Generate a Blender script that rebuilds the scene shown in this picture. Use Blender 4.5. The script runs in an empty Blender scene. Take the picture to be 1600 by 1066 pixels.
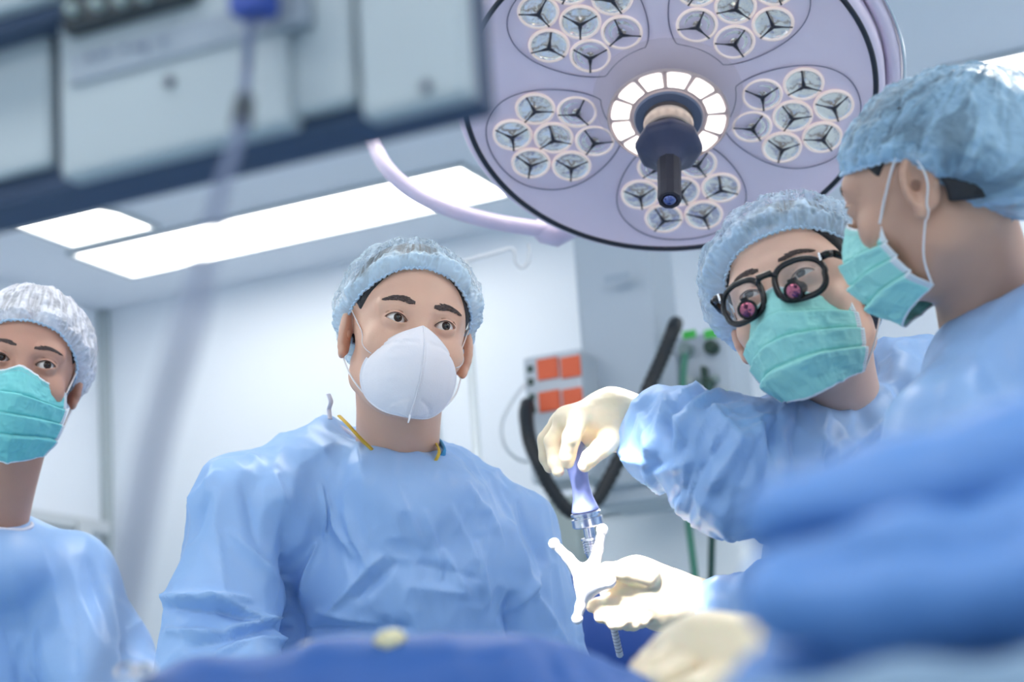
import bpy, math, random
import numpy as np
from mathutils import Vector, Matrix

SC = bpy.context.scene
COL = SC.collection
# ------------------------------------------------------------------ camera
FPX = 1600*70/36
PITCH, YAW, ROLL = math.radians(14), math.radians(25), math.radians(4)
C0 = np.array([0, 0, .97])
FW = np.array([-math.sin(YAW)*math.cos(PITCH), math.cos(YAW)*math.cos(PITCH), math.sin(PITCH)])
_r0 = np.array([math.cos(YAW), math.sin(YAW), 0]); _u0 = np.cross(_r0, FW)
RT = math.cos(ROLL)*_r0 - math.sin(ROLL)*_u0
UP = np.cross(RT, FW)
def P(x, y, d): return C0 + d*(FW + (x-800)/FPX*RT - (y-533)/FPX*UP)      # a sight line of the photograph at distance d
def zplane(x, y, z): v = P(x, y, 1)-C0; return C0 + v*(z-C0[2])/v[2]
def RP(px, d): return px*d/FPX
cd = bpy.data.cameras.new('camera'); cam = bpy.data.objects.new('camera', cd); COL.objects.link(cam)
cd.lens = 70; cd.sensor_width = 36
cam.matrix_world = Matrix([[RT[i], UP[i], -FW[i], C0[i]] for i in range(3)] + [[0, 0, 0, 1]])
cd.dof.use_dof = True; cd.dof.focus_distance = 2.52; cd.dof.aperture_fstop = 4.0
cd.clip_start = .05
SC.camera = cam
vs = SC.view_settings
vs.view_transform = 'Standard'; vs.look = 'None'; vs.gamma = 1; vs.use_curve_mapping = False
vs.exposure = 1.05
W = bpy.data.worlds.new('world'); SC.world = W; W.use_nodes = True
W.node_tree.nodes['Background'].inputs[0].default_value = (.75, .85, 1, 1)
W.node_tree.nodes['Background'].inputs[1].default_value = .5
try:
    SC.cycles.max_bounces = 8; SC.cycles.diffuse_bounces = 5; SC.cycles.transparent_max_bounces = 12
    SC.cycles.sample_clamp_indirect = 6; SC.cycles.caustics_reflective = False; SC.cycles.caustics_refractive = False
except Exception: pass
PANEL_POWER = 7.5      # emission of the ceiling panels
SPOT2_POWER = 140  # beams of the added, unseen second light head
fw_h = np.array([-math.sin(YAW), math.cos(YAW), 0])
SPOT_POWER = 22       # each of the lamp's five light modules

# ------------------------------------------------------------------ materials
def lin(c):
    return tuple([((v/255+.055)/1.055)**2.4 if v > 10 else v/255/12.92 for v in c]) + (1,)
MATS = {}
def mat(name, rgb, rough=.5, metal=0, bump=0, bscale=60, var=0, vscale=8, **kw):
    if name in MATS: return MATS[name]
    m = bpy.data.materials.new(name); m.use_nodes = True; nt = m.node_tree; b = nt.nodes['Principled BSDF']
    col = lin(rgb)
    b.inputs['Base Color'].default_value = col; b.inputs['Roughness'].default_value = rough; b.inputs['Metallic'].default_value = metal
    for k, v in kw.items():
        k2 = k.replace('_', ' ').title() if k not in ('IOR',) else k
        for q in (k, k2, k2.replace('Ior', 'IOR')):
            if q in b.inputs: b.inputs[q].default_value = v; break
    tc = nt.nodes.new('ShaderNodeTexCoord')
    if var:
        n = nt.nodes.new('ShaderNodeTexNoise'); n.inputs['Scale'].default_value = vscale; n.inputs['Detail'].default_value = 4
        r = nt.nodes.new('ShaderNodeMix'); r.data_type = 'RGBA'
        r.inputs[6].default_value = tuple(c*(1-var) for c in col[:3])+(1,); r.inputs[7].default_value = tuple(min(1, c*(1+var)) for c in col[:3])+(1,)
        nt.links.new(tc.outputs['Object'], n.inputs['Vector']); nt.links.new(n.outputs[0], r.inputs[0]); nt.links.new(r.outputs[2], b.inputs['Base Color'])
    if bump:
        n = nt.nodes.new('ShaderNodeTexNoise'); n.inputs['Scale'].default_value = bscale; n.inputs['Detail'].default_value = 5
        bp = nt.nodes.new('ShaderNodeBump'); bp.inputs['Strength'].default_value = bump; bp.inputs['Distance'].default_value = .004
        nt.links.new(tc.outputs['Object'], n.inputs['Vector']); nt.links.new(n.outputs[0], bp.inputs['Height']); nt.links.new(bp.outputs[0], b.inputs['Normal'])
    MATS[name] = m
    return m
def emit(name, rgb, s):
    if name in MATS: return MATS[name]
    m = bpy.data.materials.new(name); m.use_nodes = True; nt = m.node_tree; nt.nodes.clear()
    e = nt.nodes.new('ShaderNodeEmission'); o = nt.nodes.new('ShaderNodeOutputMaterial')
    e.inputs[0].default_value = lin(rgb); e.inputs[1].default_value = s; nt.links.new(e.outputs[0], o.inputs[0]); MATS[name] = m
    return m
def sheer(name, rgb, lo, hi, su=60, sv=5, rough=.6):
    """thin pleated nonwoven: streaks of denser and thinner cloth along the folds (uv)"""
    if name in MATS: return MATS[name]
    m = bpy.data.materials.new(name); m.use_nodes = True; nt = m.node_tree; b = nt.nodes['Principled BSDF']
    b.inputs['Base Color'].default_value = lin(rgb); b.inputs['Roughness'].default_value = rough
    L = nt.links.new
    uv = nt.nodes.new('ShaderNodeUVMap'); mp = nt.nodes.new('ShaderNodeMapping'); mp.inputs['Scale'].default_value = (su, sv, 1)
    n = nt.nodes.new('ShaderNodeTexNoise'); n.inputs['Scale'].default_value = 1; n.inputs['Detail'].default_value = 5; n.inputs['Distortion'].default_value = .8
    cr = nt.nodes.new('ShaderNodeMapRange'); cr.inputs[1].default_value = .42; cr.inputs[2].default_value = .62; cr.inputs[3].default_value = lo; cr.inputs[4].default_value = hi
    at = nt.nodes.new('ShaderNodeAttribute'); at.attribute_name = 'dense'
    mx = nt.nodes.new('ShaderNodeMath'); mx.operation = 'MAXIMUM'
    L(uv.outputs[0], mp.inputs[0]); L(mp.outputs[0], n.inputs['Vector']); L(n.outputs[0], cr.inputs[0])
    L(cr.outputs[0], mx.inputs[0]); L(at.outputs['Fac'], mx.inputs[1]); L(mx.outputs[0], b.inputs['Alpha'])
    bp = nt.nodes.new('ShaderNodeBump'); bp.inputs['Strength'].default_value = .35; bp.inputs['Distance'].default_value = .002
    L(n.outputs[0], bp.inputs['Height']); L(bp.outputs[0], b.inputs['Normal'])
    MATS[name] = m
    return m
def glassy(name, rgb, alpha=.15, rough=.03):
    m = mat(name, rgb, rough); m.node_tree.nodes['Principled BSDF'].inputs['Alpha'].default_value = alpha; return m

# ------------------------------------------------------------------ mesh helpers
def link(name, me, parent=None):
    o = bpy.data.objects.new(name, me); COL.objects.link(o)
    if parent is not None: o.parent = parent
    return o
def tag(o, label=None, cat=None, group=None, kind=None):
    if label: o['label'] = label
    if cat: o['category'] = cat
    if group: o['group'] = group
    if kind: o['kind'] = kind
    return o
def thing(name, label, cat, loc=(0, 0, 0), group=None, M=None):
    o = bpy.data.objects.new(name, None); COL.objects.link(o); o.empty_display_size = .05
    if M is not None: o.matrix_basis = M
    else: o.location = tuple(loc)
    bpy.context.view_layer.update()
    return tag(o, label, cat, group)
def wm(o):
    M = o.matrix_basis.copy()
    return wm(o.parent)@M if o.parent is not None else M
def mk(name, V, F, m, parent=None, smooth=True, mi=None, world=True, uv=None, attrs=None):
    """V Nx3 in world space (world=True) or in the parent's space"""
    V = np.asarray(V, float)
    me = bpy.data.meshes.new(name)
    if parent is not None and world:
        Mi = np.array(wm(parent).inverted()); V = V@Mi[:3, :3].T + Mi[:3, 3]
    if isinstance(F, np.ndarray):
        k = F.shape[1]
        me.vertices.add(len(V)); me.vertices.foreach_set('co', V.ravel())
        me.loops.add(F.size); me.loops.foreach_set('vertex_index', F.ravel().astype(np.int32))
        me.polygons.add(len(F)); me.polygons.foreach_set('loop_start', np.arange(0, F.size, k, dtype=np.int32))
        me.polygons.foreach_set('loop_total', np.full(len(F), k, np.int32))
        me.update(calc_edges=True)
    else:
        me.from_pydata(V.tolist(), [], [list(map(int, f)) for f in F])
    ms = m if isinstance(m, (list, tuple)) else [m]
    for q in ms: me.materials.append(q)
    if mi is not None: me.polygons.foreach_set('material_index', np.asarray(mi, np.int32))
    if smooth: me.polygons.foreach_set('use_smooth', np.ones(len(me.polygons), bool))
    if uv is not None:
        ul = me.uv_layers.new(name='UVMap'); li = np.empty(len(me.loops), np.int32); me.loops.foreach_get('vertex_index', li)
        ul.data.foreach_set('uv', np.asarray(uv)[li].ravel())
    for k, a in (attrs or {}).items():
        at = me.attributes.new(k, 'FLOAT', 'POINT'); at.data.foreach_set('value', np.asarray(a, np.float32))
    me.validate()
    return link(name, me, parent)
class MB:
    """collects simple solids into one mesh"""
    def __init__(s): s.V = []; s.F = []; s.M = []; s.m = 0
    def add(s, V, F):
        n = len(s.V); s.V += [tuple(v) for v in V]; s.F += [[i+n for i in f] for f in F]; s.M += [s.m]*len(F); return s
    def box(s, a, b, M=None, bev=0):
        a = np.array(a, float); b = np.array(b, float); lo, hi = np.minimum(a, b), np.maximum(a, b)
        if bev <= 0:
            V = [[(lo, hi)[i][0], (lo, hi)[j][1], (lo, hi)[k][2]] for i in (0, 1) for j in (0, 1) for k in (0, 1)]
            F = [(0, 1, 3, 2), (4, 6, 7, 5), (0, 4, 5, 1), (2, 3, 7, 6), (0, 2, 6, 4), (1, 5, 7, 3)]
        else:
            bev = min(bev, (hi-lo).min()*.45)
            import bmesh
            bm = bmesh.new(); bmesh.ops.create_cube(bm, size=1)
            for v in bm.verts: v.co = Vector((lo+hi)/2) + Vector([v.co[q]*(hi-lo)[q] for q in range(3)])
            bmesh.ops.bevel(bm, geom=bm.edges[:], offset=bev, segments=3, affect='EDGES', profile=.5)
            bm.verts.index_update(); V = [list(v.co) for v in bm.verts]; F = [[v.index for v in f.verts] for f in bm.faces]; bm.free()
        if M is not None: V = [list(M @ Vector(v)) for v in V]
        return s.add(V, F)
    def lathe(s, prof, n=48, M=None, caps=True):
        V = []; F = []
        for (r, z) in prof:
            for k in range(n): a = 2*math.pi*k/n; V.append([r*math.cos(a), r*math.sin(a), z])
        for i in range(len(prof)-1):
            for k in range(n): F.append((i*n+k, i*n+(k+1) % n, (i+1)*n+(k+1) % n, (i+1)*n+k))
        if caps:
            if prof[0][0] > 1e-6: F.append(tuple(range(n))[::-1])
            if prof[-1][0] > 1e-6: F.append(tuple((len(prof)-1)*n+k for k in range(n)))
        if M is not None: V = [list(M @ Vector(v)) for v in V]
        return s.add(V, F)
    def tube(s, pts, r, n=10, closed=False, flat=1.0):
        pts = np.array(pts, float); N = len(pts); rr = np.full(N, r) if np.isscalar(r) else np.array(r, float)
        T = np.gradient(pts, axis=0)
        if closed: T = (np.roll(pts, -1, 0)-np.roll(pts, 1, 0))
        T /= np.linalg.norm(T, axis=1)[:, None]+1e-12
        u = np.cross(T[0], [0, 0, 1]);
        if np.linalg.norm(u) < 1e-3: u = np.cross(T[0], [1, 0, 0])
        V = []; F = []
        for i in range(N):
            u = u - T[i]*(u@T[i]); u /= np.linalg.norm(u); w = np.cross(T[i], u)
            for k in range(n): a = 2*math.pi*k/n; V.append(pts[i] + rr[i]*(math.cos(a)*u + flat*math.sin(a)*w))
        for i in range(N if closed else N-1):
            j = (i+1) % N
            for k in range(n): F.append((i*n+k, i*n+(k+1) % n, j*n+(k+1) % n, j*n+k))
        if not closed: F.append(tuple(range(n))[::-1]); F.append(tuple((N-1)*n+k for k in range(n)))
        return s.add(V, F)
    def build(s, name, m, parent=None, smooth=False, world=True):
        o = mk(name, s.V, s.F, m, parent, smooth, mi=s.M if isinstance(m, (list, tuple)) else None, world=world)
        if not smooth:
            return o
        return o
def autosmooth(o, ang=35):
    me = o.data; me.polygons.foreach_set('use_smooth', np.ones(len(me.polygons), bool)); me.set_sharp_from_angle(angle=math.radians(ang)); return o
def spline(pts, n=12, closed=False):
    pts = np.array(pts, float); N = len(pts); out = []
    for i in range(N if closed else N-1):
        if closed: a, b, c, d = pts[(i-1) % N], pts[i], pts[(i+1) % N], pts[(i+2) % N]
        else: a, b, c, d = pts[max(i-1, 0)], pts[i], pts[i+1], pts[min(i+2, N-1)]
        for k in range(n):
            t = k/n; out.append(.5*((2*b)+(c-a)*t+(2*a-5*b+4*c-d)*t*t+(3*b-a-3*c+d)*t**3))
    if not closed: out.append(pts[-1])
    return np.array(out)
def copy_tree(o, parent=None):
    c = o.copy(); COL.objects.link(c); c.parent = parent
    for ch in list(o.children): copy_tree(ch, c)
    return c

# ------------------------------------------------------------------ noise
def _h(i, j, k, s):
    n = (i*73856093) ^ (j*19349663) ^ (k*83492791) ^ (s*2654435761)
    n = (n ^ (n >> 13)) & 0x7fffffff; n = (n*(n*n*15731+789221)+1376312589) & 0x7fffffff
    return n/0x3fffffff - 1.0
def vnoise(p, s=0):
    p = np.asarray(p, float); q = np.floor(p).astype(np.int64); t = p-q; t = t*t*t*(t*(t*6-15)+10)
    i, j, k = q[:, 0], q[:, 1], q[:, 2]; x, y, z = t[:, 0], t[:, 1], t[:, 2]
    def c(a, b, d): return _h(i+a, j+b, k+d, s)
    x00 = c(0, 0, 0)*(1-x)+c(1, 0, 0)*x; x10 = c(0, 1, 0)*(1-x)+c(1, 1, 0)*x
    x01 = c(0, 0, 1)*(1-x)+c(1, 0, 1)*x; x11 = c(0, 1, 1)*(1-x)+c(1, 1, 1)*x
    return (x00*(1-y)+x10*y)*(1-z)+(x01*(1-y)+x11*y)*z
def fbm(p, s=0, o=3):
    r = 0; a = 1; t = 0
    for k in range(o): r = r+a*vnoise(p*2**k, s+k*7); t += a; a *= .5
    return r/t
def ridged(p, s=0, o=2):
    r = 0; a = 1; t = 0
    for k in range(o): r = r+a*(1-2*np.abs(vnoise(p*2.03**k, s+k*11))); t += a; a *= .5
    return r/t

# ------------------------------------------------------------------ signed distance shapes
def nrm(v): return np.sqrt((v*v).sum(-1))
def ell(c, r):
    c = np.array(c, float); r = np.array(r, float)
    def f(p):
        q = (p-c)/r; k0 = nrm(q); k1 = nrm(q/r)+1e-9; return k0*(k0-1)/k1
    return f
def oell(c, r, R):
    c = np.array(c, float); r = np.array(r, float); R = np.array(R, float)
    def f(p):
        q = ((p-c)@R)/r; k0 = nrm(q); k1 = nrm(q/r)+1e-9; return k0*(k0-1)/k1
    return f
def rc(a, b, ra, rb):
    a = np.array(a, float); b = np.array(b, float); ab = b-a; L = ab@ab+1e-12
    def f(p):
        t = np.clip(((p-a)@ab)/L, 0, 1); return nrm(p-a-t[:, None]*ab)-(ra+(rb-ra)*t)
    return f
def chain(pts, rs, k=.01):
    fs = [rc(pts[i], pts[i+1], rs[i], rs[i+1]) for i in range(len(pts)-1)]
    return U(k, *fs)
def smin(a, b, k):
    if k <= 0: return np.minimum(a, b)
    h = np.maximum(k-np.abs(a-b), 0)/k; return np.minimum(a, b)-h*h*k*.25
def smax(a, b, k): return -smin(-a, -b, k)
def U(k, *fs):
    def f(p):
        r = fs[0](p)
        for g in fs[1:]: r = smin(r, g(p), k)
        return r
    return f
def SUB(k, f0, *fs):
    def f(p):
        r = f0(p)
        for g in fs: r = smax(r, -g(p), k)
        return r
    return f
def polygonize(f, lo, hi, h, proj=2):
    lo = np.array(lo, float); hi = np.array(hi, float); B = 4
    n = (np.ceil((hi-lo)/(h*B)).astype(int)); N = n*B+1
    ci = np.stack(np.meshgrid(*[np.arange(k) for k in n], indexing='ij'), -1).reshape(-1, 3)
    cc = lo+(ci*B+B/2)*h; cf = f(cc)
    near = np.abs(cf) < h*B*1.35
    F = np.repeat(np.repeat(np.repeat(cf.reshape(n), B, 0), B, 1), B, 2).astype(np.float32)
    F = np.pad(F, ((0, 1), (0, 1), (0, 1)), mode='edge')
    mask = np.zeros(N, bool)
    nc = ci[near]*B
    for a in range(B+1):
        for b in range(B+1):
            for c in range(B+1): mask[nc[:, 0]+a, nc[:, 1]+b, nc[:, 2]+c] = True
    I = np.argwhere(mask); val = np.empty(len(I), np.float32)
    for s in range(0, len(I), 400000): val[s:s+400000] = f(lo+I[s:s+400000]*h)
    F[I[:, 0], I[:, 1], I[:, 2]] = val
    F[0] = np.maximum(F[0], h*.1); F[-1] = np.maximum(F[-1], h*.1); F[:, 0] = np.maximum(F[:, 0], h*.1); F[:, -1] = np.maximum(F[:, -1], h*.1)
    F[:, :, 0] = np.maximum(F[:, :, 0], h*.1); F[:, :, -1] = np.maximum(F[:, :, -1], h*.1)
    S = F < 0
    cnt = sum(S[a:N[0]-1+a, b:N[1]-1+b, c:N[2]-1+c].astype(np.uint8) for a in (0, 1) for b in (0, 1) for c in (0, 1))
    act = (cnt > 0) & (cnt < 8); A = np.argwhere(act)
    ids = np.full(act.shape, -1, np.int32); ids[A[:, 0], A[:, 1], A[:, 2]] = np.arange(len(A))
    cor = [(a, b, c) for a in (0, 1) for b in (0, 1) for c in (0, 1)]
    cv = np.stack([F[A[:, 0]+a, A[:, 1]+b, A[:, 2]+c] for a, b, c in cor], 1)
    acc = np.zeros((len(A), 3)); w = np.zeros(len(A))
    for i, ca in enumerate(cor):
        for j, cb in enumerate(cor):
            if j > i and sum(abs(x-y) for x, y in zip(ca, cb)) == 1:
                va, vb = cv[:, i], cv[:, j]; x = (va < 0) != (vb < 0); t = np.where(x, va/(va-vb+1e-20), 0)
                acc += np.where(x[:, None], np.array(ca)+t[:, None]*(np.array(cb)-np.array(ca)), 0); w += x
    V = lo+(A+acc/w[:, None])*h
    Q = []
    for ax in range(3):
        o = [0, 0, 0]; o[ax] = 1
        s0 = S[:N[0]-o[0], :N[1]-o[1], :N[2]-o[2]]; s1 = S[o[0]:, o[1]:, o[2]:]
        E = np.argwhere(s0 != s1); b, c = (ax+1) % 3, (ax+2) % 3
        ok = (E[:, b] > 0) & (E[:, c] > 0) & (E[:, b] < N[b]-1) & (E[:, c] < N[c]-1); E = E[ok]
        fl = S[E[:, 0], E[:, 1], E[:, 2]]
        q = []
        for db, dc in ((0, 0), (1, 0), (1, 1), (0, 1)):
            e = E.copy(); e[:, b] -= db; e[:, c] -= dc; q.append(ids[e[:, 0], e[:, 1], e[:, 2]])
        q = np.stack(q, 1); q[~fl] = q[~fl][:, ::-1]; Q.append(q)
    Q = np.concatenate(Q); Q = Q[(Q >= 0).all(1)]
    inner = ((V > lo+h*1.2) & (V < hi-h*1.2)).all(1)
    for _ in range(proj):
        d, g = grad(f, V, h*.4); st = np.clip(d, -h*.6, h*.6)[:, None]*g; V[inner] -= st[inner]
    return V, Q
def grad(f, V, e):
    g = np.stack([f(V+[e, 0, 0])-f(V-[e, 0, 0]), f(V+[0, e, 0])-f(V-[0, e, 0]), f(V+[0, 0, e])-f(V-[0, 0, e])], 1)/(2*e)
    l = nrm(g)+1e-9; return f(V)/np.maximum(l, .3), g/l[:, None]
def march(f, o, d, t0=0, t1=5):
    o = np.array(o, float); d = np.array(d, float); d /= np.linalg.norm(d); t = t0
    for _ in range(120):
        v = f((o+d*t)[None])[0]
        if v < 4e-4: break
        t += v*.8
        if t > t1: return None
    return o+d*t
def hit(f, x, y, t0=1.2): return march(f, C0, P(x, y, 1)-C0, t0)
def topix(V):
    q = V-C0; d = q@FW; return np.stack([800+FPX*(q@RT)/d, 533-FPX*(q@UP)/d], 1), d
def creases(V, Nn, L):
    """L: rows (x0,y0,x1,y1, height mm, half width mm) laid out on the side of the cloth seen in the photograph"""
    px, d = topix(V); vd = V-C0; vd /= nrm(vd)[:, None]; front = np.clip(-(vd*Nn).sum(1)*3, 0, 1)
    out = np.zeros(len(V)); L = [(a, b, c, e, max(-24, min(20, h)), w) for a, b, c, e, h, w in L]
    for (x0, y0, x1, y1, h, w) in L:
        a = np.array([x0, y0]); ab = np.array([x1-x0, y1-y0], float); l2 = ab@ab; q = px-a
        t = q@ab/l2; side = (q[:, 0]*ab[1]-q[:, 1]*ab[0])/math.sqrt(l2); tc = np.clip(t, 0, 1)
        e = nrm(q-tc[:, None]*ab)*d/FPX*1000
        ww = w*(.55+.45*np.sin(np.pi*tc)); prof = np.exp(-(e/ww)**1.25)
        # steeper on one side
        prof = np.where(side > 0, prof, np.exp(-(e/(ww*1.9))**1.3))
        out += h*prof*np.sin(np.pi*np.clip(t*.84+.08, 0, 1))**.6
    return out*front/1000
def ray_ok(v): return v

exec_order = []
# ------------------------------------------------------------------ room shell
XL, YB, H = -4.235, 5.63, 2.9
XR, YF = 3.2, -2.6
m_wall = mat('wall_paint', (232, 238, 247), .5, var=.015, vscale=1.5)
m_ceil = mat('ceiling_paint', (226, 232, 243), .7)
m_floor = mat('vinyl_floor', (176, 196, 206), .35, var=.05, vscale=4)
m_trim = mat('corner_trim', (176, 186, 190), .4)
def sbox(name, a, b, m, parent=None, bev=0):
    o = MB().box(a, b, bev=bev).build(name, m, parent)
    if parent is None: o['kind'] = 'structure'
    return o
sbox('floor', (XL-.1, YF-.1, -.1), (XR+.1, YB+.1, 0), m_floor)
sbox('ceiling', (XL-.1, YF-.1, H), (XR+.1, YB+.1, H+.1), m_ceil)
sbox('wall_back', (XL-.1, YB, 0), (XR+.1, YB+.1, H), m_wall)
sbox('wall_left', (XL-.1, YF, 0), (XL, YB, H), m_wall)
sbox('wall_right', (XR, YF, 0), (XR+.1, YB, H), m_wall)
sbox('wall_front', (XL-.1, YF-.1, 0), (XR+.1, YF, H), m_wall)
sbox('trim_1', (XL, YB-.035, 0), (XL+.03, YB, H), m_trim)
sbox('trim_2', (-2.92, YB-.012, 0), (-2.905, YB, H), m_trim)
# sliding door on the left wall
dz = 2.08
dr = thing('door_1', None, None, (XL, 4.5, 0)); dr['kind'] = 'structure'
MB().box((XL, 3.5, 0), (XL+.035, YB-.12, dz)).build('door_panel', mat('door_grey', (190, 200, 205), .45), dr)['kind'] = 'structure'
mb = MB().box((XL, 3.3, dz), (XL+.06, YB-.06, dz+.045), bev=.006)
for y in (4.7, 5.0, 5.38): mb.box((XL+.05, y, dz-.03), (XL+.075, y+.07, dz+.03), bev=.004)
mb.build('door_rail', mat('rail_alu', (205, 210, 214), .3, .3), dr)['kind'] = 'structure'

# ------------------------------------------------------------------ ceiling light panels
m_glow = emit('panel_glow', (255, 253, 246), PANEL_POWER); m_glow2 = emit('panel_glow_rear', (255, 253, 246), PANEL_POWER*.42); m_frame = mat('panel_frame', (196, 203, 210), .4)
def panel(x0, x1, y0, y1, label, n):
    t = thing('ceiling_light', label, 'ceiling light', ((x0+x1)/2, (y0+y1)/2, H), group='recessed ceiling light panels')
    fr = .018; z0 = H-.014
    mb = MB().box((x0-fr, y0-fr, z0), (x1+fr, y0, H)).box((x0-fr, y1, z0), (x1+fr, y1+fr, H)).box((x0-fr, y0, z0), (x0, y1, H)).box((x1, y0, z0), (x1+fr, y1, H))
    mb.build('frame', m_frame, t)
    for k in range(n):
        a = x0+(x1-x0)*k/n; b = x0+(x1-x0)*(k+1)/n
        MB().box((a+.002, y0, H-.009), (b-.002, y1, H-.002)).build('diffuser', m_glow2 if y0 > 4.5 else m_glow, t)
    return t
panel(-3.86, -2.45, 4.98, 5.30, 'long bright ceiling panel running behind the surgical light, near the back wall', 2)
panel(-3.80, -3.49, 4.62, 4.90, 'small square bright ceiling panel just under the dark edge of the hanging equipment', 1)
panel(-1.02, .4, 5.08, 5.39, 'bright ceiling panel above the capped head at the right edge', 2)
for i, (x, y) in enumerate([(-2.9, 2.2), (-1.1, 2.6), (.9, 2.6), (-2.9, .2), (-1.1, .2), (.9, .2), (-2.4, -1.5), (-.4, -1.5), (1.6, -1.5), (2.2, 4.2), (2.5, 1.2)]):
    panel(x-.6, x+.6, y-.16, y+.16, 'ceiling panel out of view over the operating area', 1)

# ------------------------------------------------------------------ people: heads
def skin(name, rgb):
    m = mat(name, rgb, .48, var=.05, vscale=25, bump=.08, bscale=400)
    b = m.node_tree.nodes['Principled BSDF']; b.inputs['Subsurface Weight'].default_value = .12
    b.inputs['Subsurface Radius'].default_value = (1, .35, .2); b.inputs['Subsurface Scale'].default_value = .006
    return m
m_eyew = mat('eye_white', (222, 218, 215), .15); m_iris = mat('iris_dark_brown', (48, 32, 26), .12); m_pup = mat('pupil', (8, 7, 8), .05)
m_hair = mat('black_hair', (26, 26, 32), .45, bump=.4, bscale=300)
m_mint = mat('mask_mint', (160, 226, 220), .75, bump=.1, bscale=200)
m_edge = mat('mask_edging', (228, 234, 240), .7)
m_n95 = mat('respirator_white', (236, 234, 240), .75, bump=.15, bscale=500)
m_loop = mat('ear_loop_white', (235, 236, 240), .7)
CAMR = np.stack([RT, FW, UP], 1)            # x right, y forward, z up -> world
def head_matrix(yaw, pitch, roll, x, z, d):
    y, p, r = [math.radians(a) for a in (yaw, pitch, roll)]
    cy, sy, cp, sp, cr, sr = math.cos(y), math.sin(y), math.cos(p), math.sin(p), math.cos(r), math.sin(r)
    Rz = np.array([[cy, -sy, 0], [sy, cy, 0], [0, 0, 1]]); Rx = np.array([[1, 0, 0], [0, cp, -sp], [0, sp, cp]]); Ry = np.array([[cr, 0, sr], [0, 1, 0], [-sr, 0, cr]])
    R = CAMR@Ry@Rx@Rz
    return R, C0+d*FW+x*RT+z*UP
class Head:
    def __init__(s, pose, sc=1.0, wide=1.0, squint=1.0, female=False, gaze=(0, 0), crown=0.0):
        s.R, s.O = head_matrix(*pose); s.sc = sc; s.gaze = gaze; s.squint = squint; s.female = female
        w = wide
        J = .9 if female else 1
        base = [
            ell((0, .014, .034-crown), (.0755*w, .095, .080-crown)),
            ell((0, -.022, -.022), (.0665*w, .066, .082)),
            ell((0, -.046, -.088), (.036*w*J, .036, .028)),
            rc((.050*w*J, .000, -.070), (.028*w*J, -.045, -.092), .018, .018), rc((-.050*w*J, .000, -.070), (-.028*w*J, -.045, -.092), .018, .018)]
        sk = U(.03, *base)
        face = U(.022, sk, ell((.044*w, -.060, -.034), (.021, .019, .02)), ell((-.044*w, -.060, -.034), (.021, .019, .02)),
                 rc((-.045*w, -.0675, .0195), (-.012, -.0795, .0155), .0105, .0105), rc((.045*w, -.0675, .0195), (.012, -.0795, .0155), .0105, .0105))
        sock = SUB(.014, face, ell((.0325, -.0955, -.001), (.0165, .0125, .0095)), ell((-.0325, -.0955, -.001), (.0165, .0125, .0095)))
        nose = U(.012, sock, rc((0, -.083, .008), (0, -.105, -.036), .0065, .0105), ell((.0115, -.0945, -.041), (.0075, .009, .0065)), ell((-.0115, -.0945, -.041), (.0075, .009, .0065)))
        lips = U(.008, nose, ell((0, -.087, -.066), (.024, .009, .0045)), ell((0, -.086, -.073), (.02, .009, .005)))
        s.sock = lips
        op_u, op_l, hw = .0060*squint, .0040*squint, .0148
        def lid(sx):
            ctr = np.array([sx*.032, -.0755, 0])
            sph = ell(ctr, (.0155, .0140, .0135))
            def f(p):
                a = sph(p); q = p-ctr; dx = q[:, 0]*sx; dzz = q[:, 2]-.09*dx
                t = np.clip(dx/hw, -1, 1); up = op_u*(1-t*t*.9-.1*t**4)-.0002; lo = -op_l*(1-t**2)
                hole = np.maximum(np.maximum(dzz-up, lo-dzz), np.abs(dx)-hw); hole = np.maximum(hole, q[:, 1]+.002)
                return a, hole
            return f, ctr
        s.lids = [lid(-1), lid(1)]
        def eyes(p):
            r = s.sock(p)
            holes = []
            for f, c in s.lids:
                a, hole = f(p); r = smin(r, a, .005); holes.append(hole)
                # fold above the upper lid
                q = p-c; dx = q[:, 0]
                cz = op_u+.0036-18*dx*dx; dcr = np.sqrt((q[:, 2]-cz)**2+(nrm(q)-.0148)**2); dcr = np.where((np.abs(dx) < .0155) & (q[:, 1] < 0), dcr, .01)
                r = smax(r, -(dcr-.0007), .0015)
            for hole in holes: r = smax(r, -hole, .0008)
            return r
        def ears(sx):
            c = np.array([sx*.079*w, .014, -.010]); a = math.radians(24)*sx
            R = np.array([[math.cos(a), -math.sin(a), 0], [math.sin(a), math.cos(a), 0], [0, 0, 1]])
            outer = oell(c, (.0055, .0185, .031), R); con = oell(c+R@np.array([sx*.006, -.002, -.001]), (.0065, .0105, .019), R)
            pts = []
            for k in range(13):
                t = -.3+k/12*4.3; pts.append(c+R@np.array([sx*.003, .016*math.cos(t-.2)*1.0, .0285*math.sin(t)-0.0]))
            hel = U(.001, *[rc(pts[i], pts[i+1], .0032, .0032) for i in range(12)])
            lobe = oell(c+R@np.array([0, -.009, -.028]), (.005, .008, .009), R)
            canal = ell(c-np.array([sx*.002, .006, .002]), (.01, .0045, .006))
            return SUB(.003, U(.004, SUB(.004, outer, con), hel, lobe), canal)
        ef = [ears(-1), ears(1)]
        def full(p):
            r = eyes(p)
            m = np.abs(p[:, 0]) > .055
            if m.any():
                q = p[m]; v = r[m]
                for e in ef: v = smin(v, e(q), .006)
                r[m] = v
            return r
        s.local = full
        s.skull = sk
        s.w = w; s.crown = crown
    def loc(s, p): return ((np.asarray(p)-s.O)@s.R)/s.sc
    def wld(s, p): return (np.asarray(p, float)*s.sc)@s.R.T+s.O
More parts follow.
